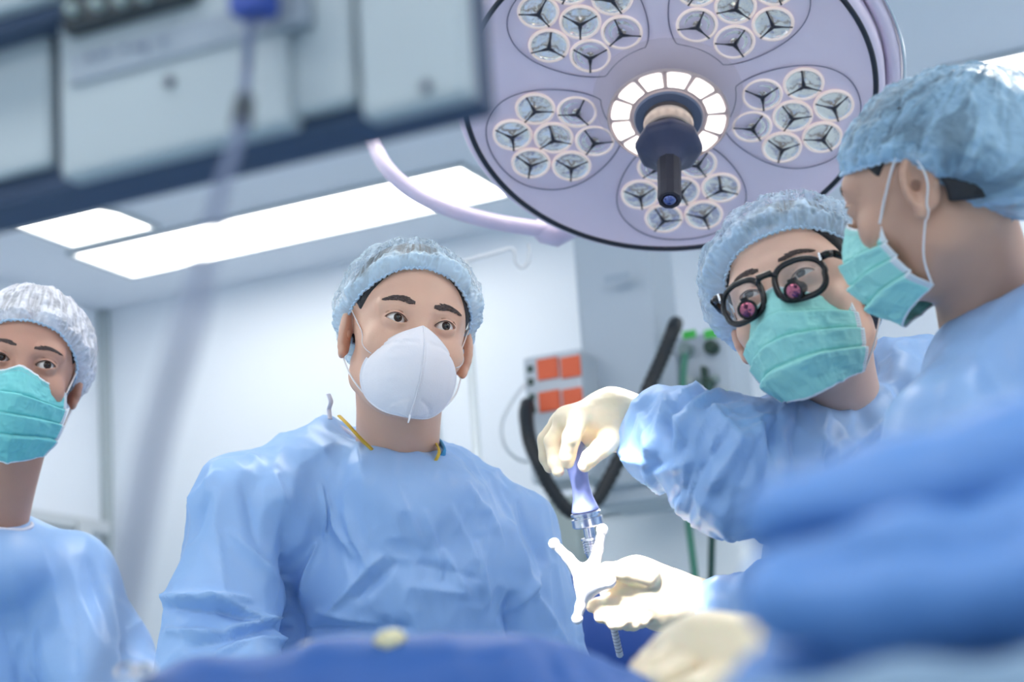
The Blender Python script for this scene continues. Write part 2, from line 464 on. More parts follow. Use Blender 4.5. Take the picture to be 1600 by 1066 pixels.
    def body(s, neck_base, neck_r, m_skin, root, h=.0014, extra=(), chest=True):
        nb = s.loc(neck_base); f0 = s.local
        r0 = (.049 if s.female else .056)
        neck = U(.02, rc((0, .022, -.05), nb, r0, neck_r/s.sc), rc((s.w*.045, .02, -.05), nb+np.array([.01, -.03, 0]), .014, .016), rc((-s.w*.045, .02, -.05), nb+np.array([-.01, -.03, 0]), .014, .016), *extra)
        if chest: neck = U(.04, neck, ell(nb+np.array([0, .03, -.05]), (.09, .045, .04)))
        def f(p):
            r = f0(p); m = p[:, 2] < .03; q = neck(p[m]); r[m] = smin(r[m], q, .022); return r
        s.full = f
        lo = np.minimum([-.105, -.135, -.15], nb-np.array([.15, .1, .1])); hi = np.maximum([.105, .125, .13], nb+np.array([.15, .1, .02]))
        if not chest: lo = np.minimum([-.105, -.135, -.15], nb-.07); hi = np.maximum([.105, .125, .13], nb+.07)
        V, Q = polygonize(f, lo, hi, h)
        b = mk('body', s.wld(V), Q, m_skin, root)
        return b
    def eyes(s, root, body):
        for f, c in s.lids:
            gx, gz = s.gaze
            d = np.array([math.sin(gx)*math.cos(gz), -math.cos(gx)*math.cos(gz), math.sin(gz)])
            a = np.cross(d, [0, 0, 1]); a /= np.linalg.norm(a); b = np.cross(a, d)
            V = []; F = []; MI = []; n = 32
            prof = [(0, 0), (.08, 0), (.14, 0), (.19, 0), (.255, .0), (.33, .0), (.40, 0), (.455, 0), (.48, 0)]+[(t, 0) for t in np.linspace(.6, 1.9, 9)]
            r = .0124
            for (t, _) in prof:
                bulge = .0006*max(0, 1-(t/.48)**2)
                for k in range(n):
                    A = 2*math.pi*k/n; V.append(c+(r+bulge)*(math.cos(t)*d+math.sin(t)*(math.cos(A)*a+math.sin(A)*b)))
            for i in range(len(prof)-1):
                for k in range(n):
                    F.append((i*n+k, (i+1)*n+k, (i+1)*n+(k+1) % n, i*n+(k+1) % n)); MI.append(2 if prof[i][0] < .18 else (1 if prof[i][0] < .47 else 0))
            mk('eye', s.wld(V), F, [m_eyew, m_iris, m_pup], body, mi=MI)
    def onface(s, x, z, off=0.0, f=None):
        p = march(f or s.full, (x, -.25, z), (0, 1, 0), t1=.4)
        if p is None: p = np.array([x, -.08, z])
        return p+np.array([0, -off, 0])
    def brows(s, root, body, lift=(0, 0), thick=1.0, m=None):
        rnd = random.Random(5)
        for i, sx in enumerate((-1, 1)):
            mb = MB(); lf = lift[i]
            for k in range(230):
                t = rnd.random()*1.08-.04; v = rnd.uniform(-1, 1)*min(1, .45+max(t, 0)*3.5)
                x = sx*(.0135+.034*t); z = .0215+.0055*math.sin(t*2.5)-.0035*t+lf*(.5+.5*t)+v*.0034*thick*(1-.62*t**2)
                a = s.onface(x, z, .0002); b = s.onface(x+sx*.0052, z+.0012*(1-2*t)-v*.0008, .0010)
                mb.tube([s.wld(a), s.wld((a+b)/2+[0, -.0005, 0]), s.wld(b)], [.0005, .00045, .0001], n=4)
            mb.build('eyebrow', m or mat('brow_hair', (88, 74, 72), .7), body, True)
            # lash line along the upper lid
            mb = MB(); c = s.lids[i][1]; pts = []
            for t in np.linspace(-1, 1, 19):
                dx = t*.0142*sx; zz = .0060*s.squint*(1-t*t*.9-.1*t**4)+.09*dx*sx
                q = march(s.full, c+np.array([dx, -.03, zz+.0006]), (0, 1, 0), t1=.05)
                pts.append(s.wld((q if q is not None else c+np.array([dx, -.0135, zz]))+[0, -.0004, 0]))
            mb.tube(pts, .00065*np.sin(np.linspace(.25, 2.9, 19))**.5, n=5)
            mb.build('eyelashes', m_hair, body, True)
    def hair(s, body, low=-.02, m=None, side=.0, grow=.007):
        sk = ell((0, .016, .036-s.crown), (.0755*s.w+grow, .095+grow, .080+grow-s.crown)); jawside = ell((0, .03, -.02), (.073*s.w+grow*.6, .075, .075))
        def f(p):
            r = smin(sk(p), jawside(p), .02)
            # hairline: forehead plane and temples
            pl = (-(p[:, 1]+.054))*.86-(p[:, 2]-.056)*.5
            r = smax(r, pl, .006)
            ear = ell((.08, .0, -.02), (.05, .035, .05))(p*np.array([1, 1, 1])*np.where(p[:, :1] < 0, -1, 1)*np.array([1, 0, 0])+p*np.array([0, 1, 1]))
            r = smax(r, -ear, .006)
            return smax(r, low-p[:, 2]-.3*p[:, 1], .004)
        V, Q = polygonize(f, (-.105, -.12, -.12), (.105, .14, .14), .003)
        V = V+(.0012*ridged(V*[160, 30, 60], 3))[:, None]*(V/nrm(V)[:, None])
        return mk('hair', s.wld(V), Q, m or m_hair, body)
    def cap(s, root, m, band, top=(0, .05, .13), R=(.100, .125, .105), cen=(0, .022, .03), seed=1, fold=.0035, puffs=(), nu=480, nv=120, freq=20, rl=1.0, hug=.004):
        """bouffant cap: the elastic band runs through the points of band (angle from the brow: y, z), cloth balloons above"""
        cen = np.array(cen); top = np.array(top)-cen; top /= np.linalg.norm(top)
        U_ = np.linspace(0, 2*np.pi, nu, endpoint=False)
        ks = np.array([b[0] for b in band]); zz = np.array([b[1] for b in band])
        a = np.abs((U_+np.pi) % (2*np.pi)-np.pi)
        kk = np.interp(np.degrees(a), ks, zz)
        if len(band[0]) > 2:
            k2 = np.interp(np.degrees(a), ks, [b[2] for b in band]); kk = np.where(np.sin(U_) > 0, k2, kk)
        bz = np.convolve(np.concatenate([kk[-20:], kk, kk[:20]]), np.ones(25)/25, 'same')[20:-20]
        dirb = np.stack([np.sin(U_)*.80, -np.cos(U_), np.zeros(nu)], 1); dirb /= nrm(dirb)[:, None]
        # point of the skull at that bearing and height
        bp = []
        hs = s.skull
        t = np.full(nu, .16)
        pos = np.stack([np.zeros(nu), np.full(nu, .012), bz], 1)
        for _ in range(60): v = hs(pos+dirb*t[:, None]); t -= np.clip(v-hug, -.02, .02)*.8
        bp = pos+dirb*t[:, None]
        Rr = np.array(R)
        rows = []; dense = []; uvs = []; roll = np.exp(-((np.linspace(0, 1, nv+1)-.10)/.06)**2)
        db = bp-cen; lb = nrm(db); ub = db/lb[:, None]
        rnd = np.random.RandomState(seed)
        for j in range(nv+1):
            v = (j/nv); vv = v**1.15
            # slerp to the pole
            om = np.arccos(np.clip(ub@top, -1, 1)); so = np.sin(om)
            d = (np.sin((1-vv)*om)/so)[:, None]*ub+(np.sin(vv*om)/so)[:, None]*top
            re = 1/nrm(d/Rr)
            k = 1-np.exp(-v*11); k = k*(1-.0)
            r = lb*(1-k)+(re+np.maximum(lb-re, 0)*(1-v)**2.5)*k
            pts = d
            for (pd, ps, pa) in puffs:
                pd_ = np.array(pd)/np.linalg.norm(pd); r = r+pa*np.exp(-((1-d@pd_)/ps)**2)*k
            cl = np.stack([np.cos(U_)*freq/6.28, np.sin(U_)*freq/6.28, np.full(nu, v*1.1)], 1)
            n1 = ridged(cl+.25*fbm(cl*1.7, seed+5)[:, None], seed, 2); n2 = ridged(cl*2.3+9, seed+3, 2); n3 = fbm(d*22, seed+8)
            amp = fold*(.45+1.3*np.exp(-v*4))*(1-np.exp(-v*30)*.5)*min(1, (1-v)*5+.25)
            big = fbm(d*6.5+seed, seed+12, 2); soft = ridged(d*15+.5*vnoise(d*5, seed+2)[:, None], seed+14, 2)
            r = r+amp*(n1*.9+.35*n2)+fold*k*(1.2*big+.45*soft)+rl*roll[j]*(.0035+fold*.55*ridged(d*26, seed+17, 1))
            rows.append(cen+d*r[:, None]); dense.append(np.clip(1.35-v*6+.6*big, 0, 1)*.84+.35*np.clip(soft-.3, 0, 1)+.75*np.clip(n1-.35, 0, 1))
            uvs.append(np.stack([np.abs(U_/(2*np.pi)*2-1), np.full(nu, v)], 1))
        # small hem turned under
        V = np.concatenate(rows); n = nu
        i = np.arange(nv)[:, None]*n; k = np.arange(n)[None]; k1 = (k+1) % n
        Q = np.stack([i+k, i+k1, i+n+k1, i+n+k], -1).reshape(-1, 4)
        o = mk('surgical_cap', s.wld(V), Q, m, root, uv=np.concatenate(uvs), attrs={'dense': np.clip(np.concatenate(dense), 0, 1)})
        # gathered elastic edge
        e = MB(); hem = []
        for j in range(nu): hem.append(s.wld(bp[j]+ub[j]*(.0015+.0012*math.sin(j*1.3)+.001*rnd.rand())+[0, 0, .001*math.sin(j*.9)]))
        e.tube(hem, .0016, n=6, closed=True); e.build('elastic_band', mat('cap_band_blue', (186, 214, 238), .7), o, True)
        return o, bp
    def mask(s, root, body, m=None, seed=0, loops=True, grow=1.0, under=0.0, cols=None):
        m = m or m_mint
        X = np.array([[-.064, -.034, 0, .034, .064], [-.067, -.037, 0, .037, .067], [-.067, -.038, 0, .038, .067], [-.062, -.036, 0, .036, .062], [-.050, -.028, 0, .028, .050]])
        Y = np.array([[-.046, -.0835, -.1035, -.0835, -.046], [-.046, -.094, -.123, -.094, -.046], [-.041, -.095, -.126, -.095, -.041], [-.033, -.086, -.113, -.086, -.033], [-.022, -.066, -.086, -.066, -.022]])
        Z = np.array([[-.030, -.0225, -.009, -.0225, -.030], [-.046, -.044, -.040, -.044, -.046], [-.067, -.069, -.071, -.069, -.067], [-.090, -.097, -.102, -.097, -.090], [-.106, -.120, -.129, -.120, -.106]])
        net = np.stack([X*grow, Y, Z-under*np.array([0, .2, .5, .8, 1])[:, None]], -1)
        nu, nv = 120, 110
        def cr(A, t):
            N = A.shape[0]; x = t*(N-1); i = np.clip(np.floor(x).astype(int), 0, N-2); q = (x-i)
            g = lambda k: A[np.clip(k, 0, N-1)]
            q = q.reshape((-1,)+(1,)*(A.ndim-1)); a, b, c, d = g(i-1), g(i), g(i+1), g(i+2)
            return .5*(2*b+(c-a)*q+(2*a-5*b+4*c-d)*q*q+(3*b-a-3*c+d)*q**3)
        A = cr(net, np.linspace(0, 1, nv)); A = np.swapaxes(cr(np.swapaxes(A, 0, 1), np.linspace(0, 1, nu)), 0, 1)
        du = np.gradient(A, axis=1); dv = np.gradient(A, axis=0); N = np.cross(dv, du); N /= nrm(N)[..., None]
        if N[nv//2, nu//2, 1] > 0: N = -N
        u = np.linspace(-1, 1, nu)[None, :]; v = np.linspace(0, 1, nv)[:, None]
        ph = v+.05*np.abs(u)*(v-.5)+.012*vnoise(np.stack([np.tile(u*3, (nv, 1)).ravel(), np.tile(v*3, (1, nu)).ravel(), np.full(nu*nv, seed)], 1), seed).reshape(nv, nu)
        pl = np.zeros((nv, nu))
        for c, w_ in ((.30, .17), (.50, .18), (.70, .17)):
            t = (ph-c)/w_; pl += np.where((t > 0) & (t < 1), 1-t, 0)*.0050
            pl -= np.exp(-((ph-c+.006)/.010)**2)*.0028
        pl = pl*(1-.45*u**8)
        nz = np.stack([np.tile(u*4.0, (nv, 1)).ravel(), np.tile(v*5.0, (1, nu)).ravel(), np.zeros(nu*nv)], 1)
        pl += .0034*ridged(nz, seed+2, 3).reshape(nv, nu)*(1-u**6)
        A = A+N*(pl+.001)[..., None]
        A[..., 2] -= 0
        V = A.reshape(-1, 3); i = np.arange(nv-1)[:, None]*nu; k = np.arange(nu-1)[None]
        Q = np.stack([i+k, i+k+1, i+nu+k+1, i+nu+k], -1)
        uu = np.broadcast_to(np.abs((u[:, :-1]+u[:, 1:])/2), (nv-1, nu-1)); vv_ = np.broadcast_to((v[:-1]+v[1:])/2, (nv-1, nu-1))
        mi = ((uu > .90) | (vv_ < .035) | (vv_ > .97)).astype(int)
        # stitched welds showing as small gaps
        o = mk('face_mask', s.wld(V), Q.reshape(-1, 4), [m, m_edge], body, mi=mi.ravel())
        md = o.modifiers.new('thick', 'SOLIDIFY'); md.thickness = .0009; md.offset = 0
        wl = MB()
        for row in (2.5, 8, 12):
            pass
        st = MB()
        for sx in (0, 1):
            c_ = 3 if sx == 0 else nu-4
            for r_ in range(4, nv-4, 3): st.tube([s.wld(A[r_, c_]+N[r_, c_]*.0009), s.wld(A[r_, c_+(2 if sx == 0 else -2)]+N[r_, c_+(2 if sx == 0 else -2)]*.0009)], .0004, n=4)
        for r_ in (6, 9):
            for c_ in range(14, nu-14, 2): st.tube([s.wld(A[r_, c_]+N[r_, c_]*.0008), s.wld(A[r_, c_+1]+N[r_, c_+1]*.0008)], .00035, n=4)
        st.build('weld_stitch', mat('weld_grey', (196, 214, 220), .7), o)
        if loops:
            for sx in (-1, 1):
                c_ = 1 if sx < 0 else nu-2
                s.loop_(o, A[3, c_], A[nv-5, c_], sx)
        return o
    def loop_(s, mask, a, b, sx, r=.0019):
        w = s.w
        e = [a, a*.45+np.array([sx*.079*w, -.012, .012])*.55+[sx*.0008, 0, 0], np.array([sx*.0835*w, .004, .024]), np.array([sx*.0885*w, .022, .013]), np.array([sx*.0865*w, .0245, -.012]), np.array([sx*.083*w, .012, -.037]), (np.array([sx*.081*w, -.004, -.05])*.5+b*.5)+[sx*.004, 0, 0], b]
        q = spline(e, 10); out = []
        for p in q:
            v = s.full(p[None])[0]
            if v < .001:
                d, g = grad(s.full, p[None], .0005); p = p+g[0]*(.001-v)
            out.append(s.wld(p))
        MB().tube(out, r, n=6, flat=.5).build('ear_loop', m_loop, mask, True)

# ------------------------------------------------------------------ gowns, legs, gloves
m_gown = mat('gown_blue', (150, 186, 232), .4, bump=.12, bscale=35, var=.02, vscale=12)
nt = m_gown.node_tree; bpn = [n for n in nt.nodes if n.type == 'BUMP'][0]; tcn = [n for n in nt.nodes if n.type == 'TEX_COORD'][0]
rn = nt.nodes.new('ShaderNodeTexNoise'); rn.noise_type = 'RIDGED_MULTIFRACTAL'; rn.inputs['Scale'].default_value = 5.5; rn.inputs['Detail'].default_value = 2.5; rn.inputs['Distortion'].default_value = .7
mpn = nt.nodes.new('ShaderNodeMapping'); mpn.inputs['Scale'].default_value = (1, 1, .6); b2 = nt.nodes.new('ShaderNodeBump'); b2.inputs['Strength'].default_value = .5; b2.inputs['Distance'].default_value = .007
nt.links.new(tcn.outputs['Object'], mpn.inputs[0]); nt.links.new(mpn.outputs[0], rn.inputs['Vector']); nt.links.new(rn.outputs[0], b2.inputs['Height']); nt.links.new(bpn.outputs[0], b2.inputs['Normal']); nt.links.new(b2.outputs[0], nt.nodes['Principled BSDF'].inputs['Normal'])
m_bind = mat('gown_binding', (214, 216, 232), .7)
m_scrub = mat('scrub_navy', (52, 78, 130), .8); m_shoe = mat('clog_white', (210, 212, 214), .4)
m_glove = mat('glove_latex', (238, 222, 192), .38, var=.03, vscale=40, bump=.1, bscale=120)
_b = m_glove.node_tree.nodes['Principled BSDF']; _b.inputs['Subsurface Weight'].default_value = .15; _b.inputs['Subsurface Scale'].default_value = .004
def crumple(V, amp, seed, fine=1.0, stretch=(1, 1, .55)):
    q = V*np.array(stretch); w = np.stack([vnoise(q*6, seed+1), vnoise(q*6+5, seed+2), vnoise(q*6+9, seed+3)], 1)
    a = ridged((q+.045*w)*9, seed, 1); a = np.sign(a)*np.abs(a)
    b = ridged((q+.03*w)*21*fine+3, seed+4, 1); c = ridged((q+.02*w)*46*fine+3, seed+6, 1)
    mk_ = np.clip(.5+.8*fbm(q*7, seed+9, 2), 0, 1)
    return amp*(a*.8+b*.6*mk_+c*.34*mk_)
def gown(root, f, lo, hi, cr=(), amp=.004, seed=1, h=.0042, sleeves=(), fine=1.0, m=None, stretch=(1, 1, .55), name='gown'):
    V, Q = polygonize(f, lo, hi, h, 1)
    d, n = grad(f, V, h)
    disp = crumple(V, amp, seed, fine, stretch)+creases(V, n, cr)
    for (a, b, rad, freq, am, sd) in sleeves:        # gathers that run round an arm
        a = np.array(a); b = np.array(b); ab = b-a; L = math.sqrt(ab@ab); t = (V-a)@ab/L/L; q = V-a-t[:, None]*ab; rr = nrm(q)
        wgt = np.clip(1-np.abs(t-.5)*1.0, 0, 1)*np.clip((rad*1.5-rr)/(rad*.4), 0, 1)*((t > -.1) & (t < 1.1))
        wob = .35*fbm(V*14, sd)+.5*vnoise(q*9, sd+3)
        disp += wgt*am*ridged(np.stack([t*freq+wob*2.2, q[:, 0]*9, q[:, 2]*9+q[:, 1]*9], 1), sd, 2)
    V = V+n*disp[:, None]
    return mk(name, V, Q, m or m_gown, root)
def lower(root, c, w, dpt, top, yaw=YAW, m=None):
    """the part of gown and legs below the picture, down to the floor"""
    M = Matrix.Translation((c[0], c[1], 0))@Matrix.Rotation(yaw, 4, 'Z')
    V = []; F = []; n = 60; Z = np.linspace(.34, top, 14)
    for z in Z:
        g = 1+.22*(top-z)/top
        for k in range(n):
            a = 2*math.pi*k/n; r = 1+.035*math.sin(a*9+z*2)*(top-z)/top
            V.append(M@Vector((w*g*r*math.cos(a), dpt*g*r*math.sin(a), z)))
    for i in range(len(Z)-1):
        for k in range(n): F.append((i*n+k, i*n+(k+1) % n, (i+1)*n+(k+1) % n, (i+1)*n+k))
    F.append(tuple(range(n))[::-1])
    mk('gown_skirt', [list(v) for v in V], F, m or m_gown, root)
    for sx in (-1, 1):
        mb = MB(); mb.tube([M@Vector((sx*.1, 0, z)) for z in (.06, .3, .6)], [.055, .065, .085], n=16); mb.build('trouser_leg', m_scrub, root, True)
        a = M@Vector((sx*.1, .04, .035)); b = M@Vector((sx*.1, -.14, .03))
        V, Q = polygonize(U(.02, rc(a, b, .04, .036), rc(np.array(a)+[0, 0, .03], b, .035, .03)), np.minimum(a, b)-.07, np.maximum(a, b)+.08, .008)
        V[:, 2] = np.maximum(V[:, 2], 0); mk('shoe', V, Q, m_shoe, root)
def ringtube(root, pts, r, name, m, n=8, closed=True, flat=1): return MB().tube(spline(pts, 10, closed), r, n=8, closed=closed, flat=flat).build(name, m, root, True)
def pk(*a): return [P(x, y, d) for x, y, d in a]
def cones(L, k=.03):
    """L: rows of (x, y, depth, radius in picture px) chained"""
    return chain([P(x, y, d) for x, y, d, r in L], [RP(r, d) for x, y, d, r in L], k)
def bounds(L, pad=.03):
    A = np.array([P(x, y, d) for x, y, d, r in L]); R = np.array([RP(r, d) for x, y, d, r in L])[:, None]
    return (A-R-pad).min(0), (A+R+pad).max(0)

def hole(x, y, d, a, b, dep, tilt):
    t = math.radians(tilt); R = np.stack([math.cos(t)*RT+math.sin(t)*UP, FW, -math.sin(t)*RT+math.cos(t)*UP], 1)
    return oell(P(x, y, d), (RP(a, d), dep, RP(b, d)), R)
# ============ the man in the middle, looking at the camera
def neckline(root, f, pts, neck_c, m=m_bind, r=.0032, opened=False):
    """binding laid on the gown along the seen neckline (picture points), closed behind the neck"""
    L = []
    for (x, y) in pts:
        p = None; dd = 9
        for k in range(12):
            q = hit(f, x, y+2*k)
            if q is not None and (p is None or (q-C0)@FW < dd-.012): p, dd = q, (q-C0)@FW
            if q is not None and k > 3: break
        if p is None or (L and np.linalg.norm(p-L[-1]) > .06):
            p = (P(x, y, (L[-1]-C0)@FW) if L else P(x, y, (np.array(neck_c)-C0)@FW-.1))[None]
            for k in range(8):
                d_, g_ = grad(f, p, .002); p = p-d_[:, None]*g_
            p = p[0]
        L.append(p)
    if opened: return ringtube(root, L, r, 'neck_binding', m, closed=False)
    mid = (L[0]+L[-1])/2; back = np.array(neck_c)
    b1 = L[-1]*.45+back*.55+(L[-1]-L[0])*.12; b0 = L[0]*.45+back*.55+(L[0]-L[-1])*.12
    return ringtube(root, L+[b1, back, b0], r, 'neck_binding', m)

man = thing('person', 'man in a white folded respirator and blue gown, looking at the camera', 'person', (-1.19, 2.36, 0))
hd = Head((13.2, -11.3, 7.3, -.1385, .010, 2.643), wide=1.0, squint=1.12, gaze=(.10, .10))
SK1 = skin('skin_tan', (222, 178, 154))
nb = P(620, 745, 2.765)
body = hd.body(nb, .058, SK1, man)
hd.eyes(man, body); hd.brows(man, body, lift=(.003, 0), thick=1.5)
hd.hair(body, low=-.008)
capm = sheer('cap_pale_blue', (204, 226, 242), .06, .4, 40, 1.2)
bandM = [(0, .074), (30, .068), (55, .044), (75, .022), (95, .004), (115, -.035), (135, -.06), (180, -.065)]
hd.cap(man, capm, bandM, top=(0, .055, .13), R=(.097, .128, .098), cen=(0, .022, .030), seed=4, fold=.0042)
# folded respirator
def respirator(s, body):
    seam = spline([(0, -.1035, -.008), (0, -.126, -.030), (0, -.138, -.054), (0, -.137, -.078), (0, -.121, -.103), (0, -.096, -.126)], 12)
    edge = spline([(0, -.1035, -.008), (.028, -.089, -.021), (.048, -.073, -.038), (.0605, -.056, -.056), (.0615, -.045, -.078), (.051, -.046, -.101), (.030, -.064, -.118), (0, -.096, -.126)], 12)
    n = 60; S = np.array([seam[min(int(t), len(seam)-2)]*(1-(t-min(int(t), len(seam)-2)))+seam[min(int(t), len(seam)-2)+1]*(t-min(int(t), len(seam)-2)) for t in np.linspace(0, len(seam)-1, n)])
    E = np.array([edge[min(int(t), len(edge)-2)]*(1-(t-min(int(t), len(edge)-2)))+edge[min(int(t), len(edge)-2)+1]*(t-min(int(t), len(edge)-2)) for t in np.linspace(0, len(edge)-1, n)])
    nu = 44; grids = []
    for sx in (1, -1):
        G = np.zeros((n, nu, 3))
        for j in range(nu):
            u = j/(nu-1); p = S*(1-u)+E*u; t = np.linspace(0, 1, n)
            b = .016*np.sin(np.pi*u**.85)*np.sin(np.pi*t)**.7
            out = np.stack([np.full(n, .75), np.full(n, -.65), np.zeros(n)], 1); p = p+out*b[:, None]
            lines = 0
            for c, w_ in ((.22, .012), (.245, .010), (.80, .012)):
                lines = lines+np.exp(-((t-c-.06*u)/w_)**2)*(u > .08)
            rim = math.exp(-((u-.955)/.02)**2)
            nz = .0012*ridged(np.stack([t*6, np.full(n, u*3.+sx*4), np.zeros(n)], 1), 3, 2)*math.sin(math.pi*u)
            p = p+out*(nz-.0019*lines-.0014*rim)[:, None]
            p[:, 0] *= sx; G[:, j] = p
        grids.append(G)
    V = []; Q = []
    for gi, G in enumerate(grids):
        b0 = len(V); V += G.reshape(-1, 3).tolist()
        for i in range(n-1):
            for j in range(nu-1):
                q = [b0+i*nu+j, b0+i*nu+j+1, b0+(i+1)*nu+j+1, b0+(i+1)*nu+j]; Q.append(q if gi == 0 else q[::-1])
    o = mk('respirator', s.wld(V), np.array(Q), m_n95, body)
    md = o.modifiers.new('thick', 'SOLIDIFY'); md.thickness = .0012; md.offset = 0
    wl = MB(); wl.tube([s.wld(p+[0, -.0012, 0]) for p in S], .0011, n=6)
    tip = S[-1]; wl.tube([s.wld(tip+q) for q in ([0, -.002, .01], [-.001, -.006, -.002], [-.002, -.007, -.008])], [.0016, .0018, .0012], n=6, flat=.5)
    wl.build('centre_seam', m_n95, o, True)
    rm = MB()
    for sx in (1, -1): rm.tube([s.wld(p*np.array([sx, 1, 1])+[0, -.0008, 0]) for p in E], .0011, n=6)
    rm.build('welded_rim', m_n95, o, True)
    # printed marks: small block on the cheek, small lines near the chin
    pm = MB()
    def mark(G, i0, i1, j0, j1):
        a = [s.wld(G[i, j]+np.array([0, -.0011, 0])) for i, j in ((i0, j0), (i0, j1), (i1, j1), (i1, j0))]; pm.add(a, [(0, 1, 2, 3)])
    G = grids[1]
    for k in range(4): mark(G, 12+k, 12+k, 36, 39)
    for k in range(7):
        mark(G, 13+(k % 4), 13+(k % 4)+.0 if False else 14+(k % 4), 35+(k//4)*2, 36+(k//4)*2)
    pm.build('printed_block', mat('mark_grey', (150, 154, 176), .8), o); pm = MB()
    rr = random.Random(2)
    for k in range(16):
        i = 47+rr.randrange(5); j = 17+k//1; 
        if rr.random() < .7: mark(G, i, i+1, j, j+1)
    pm.build('printed_marks', mat('mark_grey', (176, 180, 198), .8), o)
    for sx in (-1, 1):
        G = grids[0 if sx > 0 else 1]; s.loop_(o, G[20, nu-2], G[42, nu-2], sx, r=.0013)
    return o
respirator(hd, body)
MAN_SK = [(556, 724, 2.76, 79), (395, 800, 2.68, 88), (350, 960, 2.62, 84), (348, 1060, 2.58, 86), (420, 1180, 2.45, 80)]
MAN_R = [(690, 768, 2.80, 66), (775, 838, 2.84, 78), (812, 960, 2.82, 76), (830, 1080, 2.78, 84), (800, 1200, 2.6, 78)]
tor = U(.05, cones([(565, 860, 2.80, 128), (575, 1000, 2.80, 160), (580, 1300, 2.80, 175)]), cones([(715, 880, 2.84, 122), (705, 1000, 2.82, 150), (690, 1300, 2.82, 175)]), oell(P(630, 900, 2.77), (RP(200, 2.77), .145, RP(170, 2.77)), CAMR))
f_tor = U(.03, tor, rc(P(596, 768, 2.70), P(662, 780, 2.705), RP(76, 2.7), RP(74, 2.7)), oell(P(634, 796, 2.755), (RP(120, 2.76), .130, RP(100, 2.76)), CAMR), U(.03, cones(MAN_SK, .03), cones(MAN_R, .03)))
f_man = SUB(.012, f_tor, hole(606, 660, 2.74, 98, 44, .105, -14))
lo, hi = bounds(MAN_SK+MAN_R+[(570, 1150, 2.8, 190), (700, 1150, 2.8, 190)])
lo[2] = 1.02; 
CR_MAN = [(440, 790, 458, 905, -16, 13), (455, 880, 462, 1040, -24, 16), (430, 745, 452, 850, 6, 9), (500, 760, 512, 840, 5, 6), (495, 850, 460, 960, 7, 9),
 (600, 870, 512, 960, 6, 8), (620, 880, 560, 935, -6, 8), (497, 955, 625, 985, 5, 9), (470, 985, 640, 978, -10, 14), (512, 775, 556, 870, 5, 6), (545, 800, 585, 900, 4, 6),
 (290, 800, 345, 740, 4, 8), (340, 770, 352, 930, 4, 7), (300, 850, 330, 780, -4, 8), (360, 830, 430, 905, 5, 8), (380, 760, 400, 850, -4, 9),
 (265, 935, 385, 938, 12, 7), (268, 950, 380, 958, -9, 8), (330, 935, 420, 975, 8, 6), (355, 985, 440, 965, 9, 7), (300, 1010, 420, 985, -8, 9), (270, 985, 360, 995, 8, 8), (340, 1020, 440, 1000, 8, 8), (290, 1045, 380, 1020, -6, 8), (345, 955, 440, 985, -8, 7), (405, 960, 440, 1010, 7, 5),
 (620, 760, 660, 850, 3, 6), (665, 800, 690, 900, 4, 6), (700, 790, 740, 880, 3, 6), (725, 760, 780, 850, 4, 6), (690, 860, 730, 930, 4, 7), (740, 850, 765, 950, 3, 6), (805, 790, 842, 880, -6, 9), (790, 820, 830, 930, 5, 8),
 (835, 900, 800, 960, 5, 6), (800, 930, 806, 1020, -9, 9), (830, 930, 880, 1010, 5, 7), (640, 915, 720, 925, 4, 9), (655, 880, 745, 905, -3, 8), (520, 700, 470, 730, 3, 8), (560, 690, 575, 760, 3, 7)]
g = gown(man, f_man, lo, hi, [(a, b, c, d_, e*2.0, w*.75) for a, b, c, d_, e, w in CR_MAN], amp=.0085, seed=3, h=.0038)
neckline(g, f_man, [(516, 653), (536, 664), (570, 684), (610, 703), (650, 715), (680, 717), (696, 708), (698, 694)], P(610, 700, 2.84))
ringtube(g, [P(516, 655, 2.66), P(514, 640, 2.665), P(517, 628, 2.66), P(513, 616, 2.665)], .0035, 'neck_tie', m_bind, closed=False, flat=.4)
# yellow lanyard and scrub collar in the neck opening
ringtube(man, [hd.wld(q) for q in hd.loc([P(530, 650, 2.70), P(544, 664, 2.655), P(562, 684, 2.65), P(585, 706, 2.66)])], .003, 'lanyard', mat('lanyard_yellow', (214, 178, 66), .7), closed=False, flat=.5)
ringtube(man, [P(676, 728, 2.67), P(686, 708, 2.665), P(682, 694, 2.70), P(672, 680, 2.76)], .003, 'lanyard', mat('lanyard_yellow', (214, 178, 66), .7), closed=False, flat=.5)
ringtube(man, [P(682, 722, 2.69), P(694, 707, 2.69), P(690, 694, 2.73), P(680, 684, 2.78)], .005, 'scrub_collar', mat('scrub_teal', (60, 140, 190), .8), closed=False, flat=.5)
_c = P(635, 1000, 2.82); lower(man, (_c[0], _c[1]), .21, .16, 1.06)

# ============ the surgeon at the right with loupe glasses
sur = thing('person', 'surgeon in thick black glasses with loupes, reaching his gloved hands to the left', 'person', (-.62, 2.2, 0))
hs_ = Head((-23.3, -18.7, -14.7, .335, .047, 2.307), wide=1.02, squint=.8, gaze=(-.05, .16))
SK2 = skin('skin_fair', (228, 186, 164))
nbs = P(1316, 690, 2.49)
body2 = hs_.body(nbs, .060, SK2, sur)
hs_.eyes(sur, body2); hs_.brows(sur, body2, lift=(.001, .003), thick=1.2)
hs_.hair(body2, low=-.02)
bandS = [(0, .060, .060), (30, .056, .060), (50, .042, .052), (70, .012, .038), (90, -.012, .015), (120, -.035, -.02), (180, -.055, -.055)]
hs_.cap(sur, sheer('cap_grey_blue', (188, 212, 234), .14, .5, 36, 1.4), bandS, top=(0, .06, .12), R=(.104, .128, .102), cen=(-.003, .024, .03), seed=11, fold=.0048, puffs=[((-.9, -.5, -.1), .2, .010)])
hs_.mask(sur, body2, seed=2, under=.006)
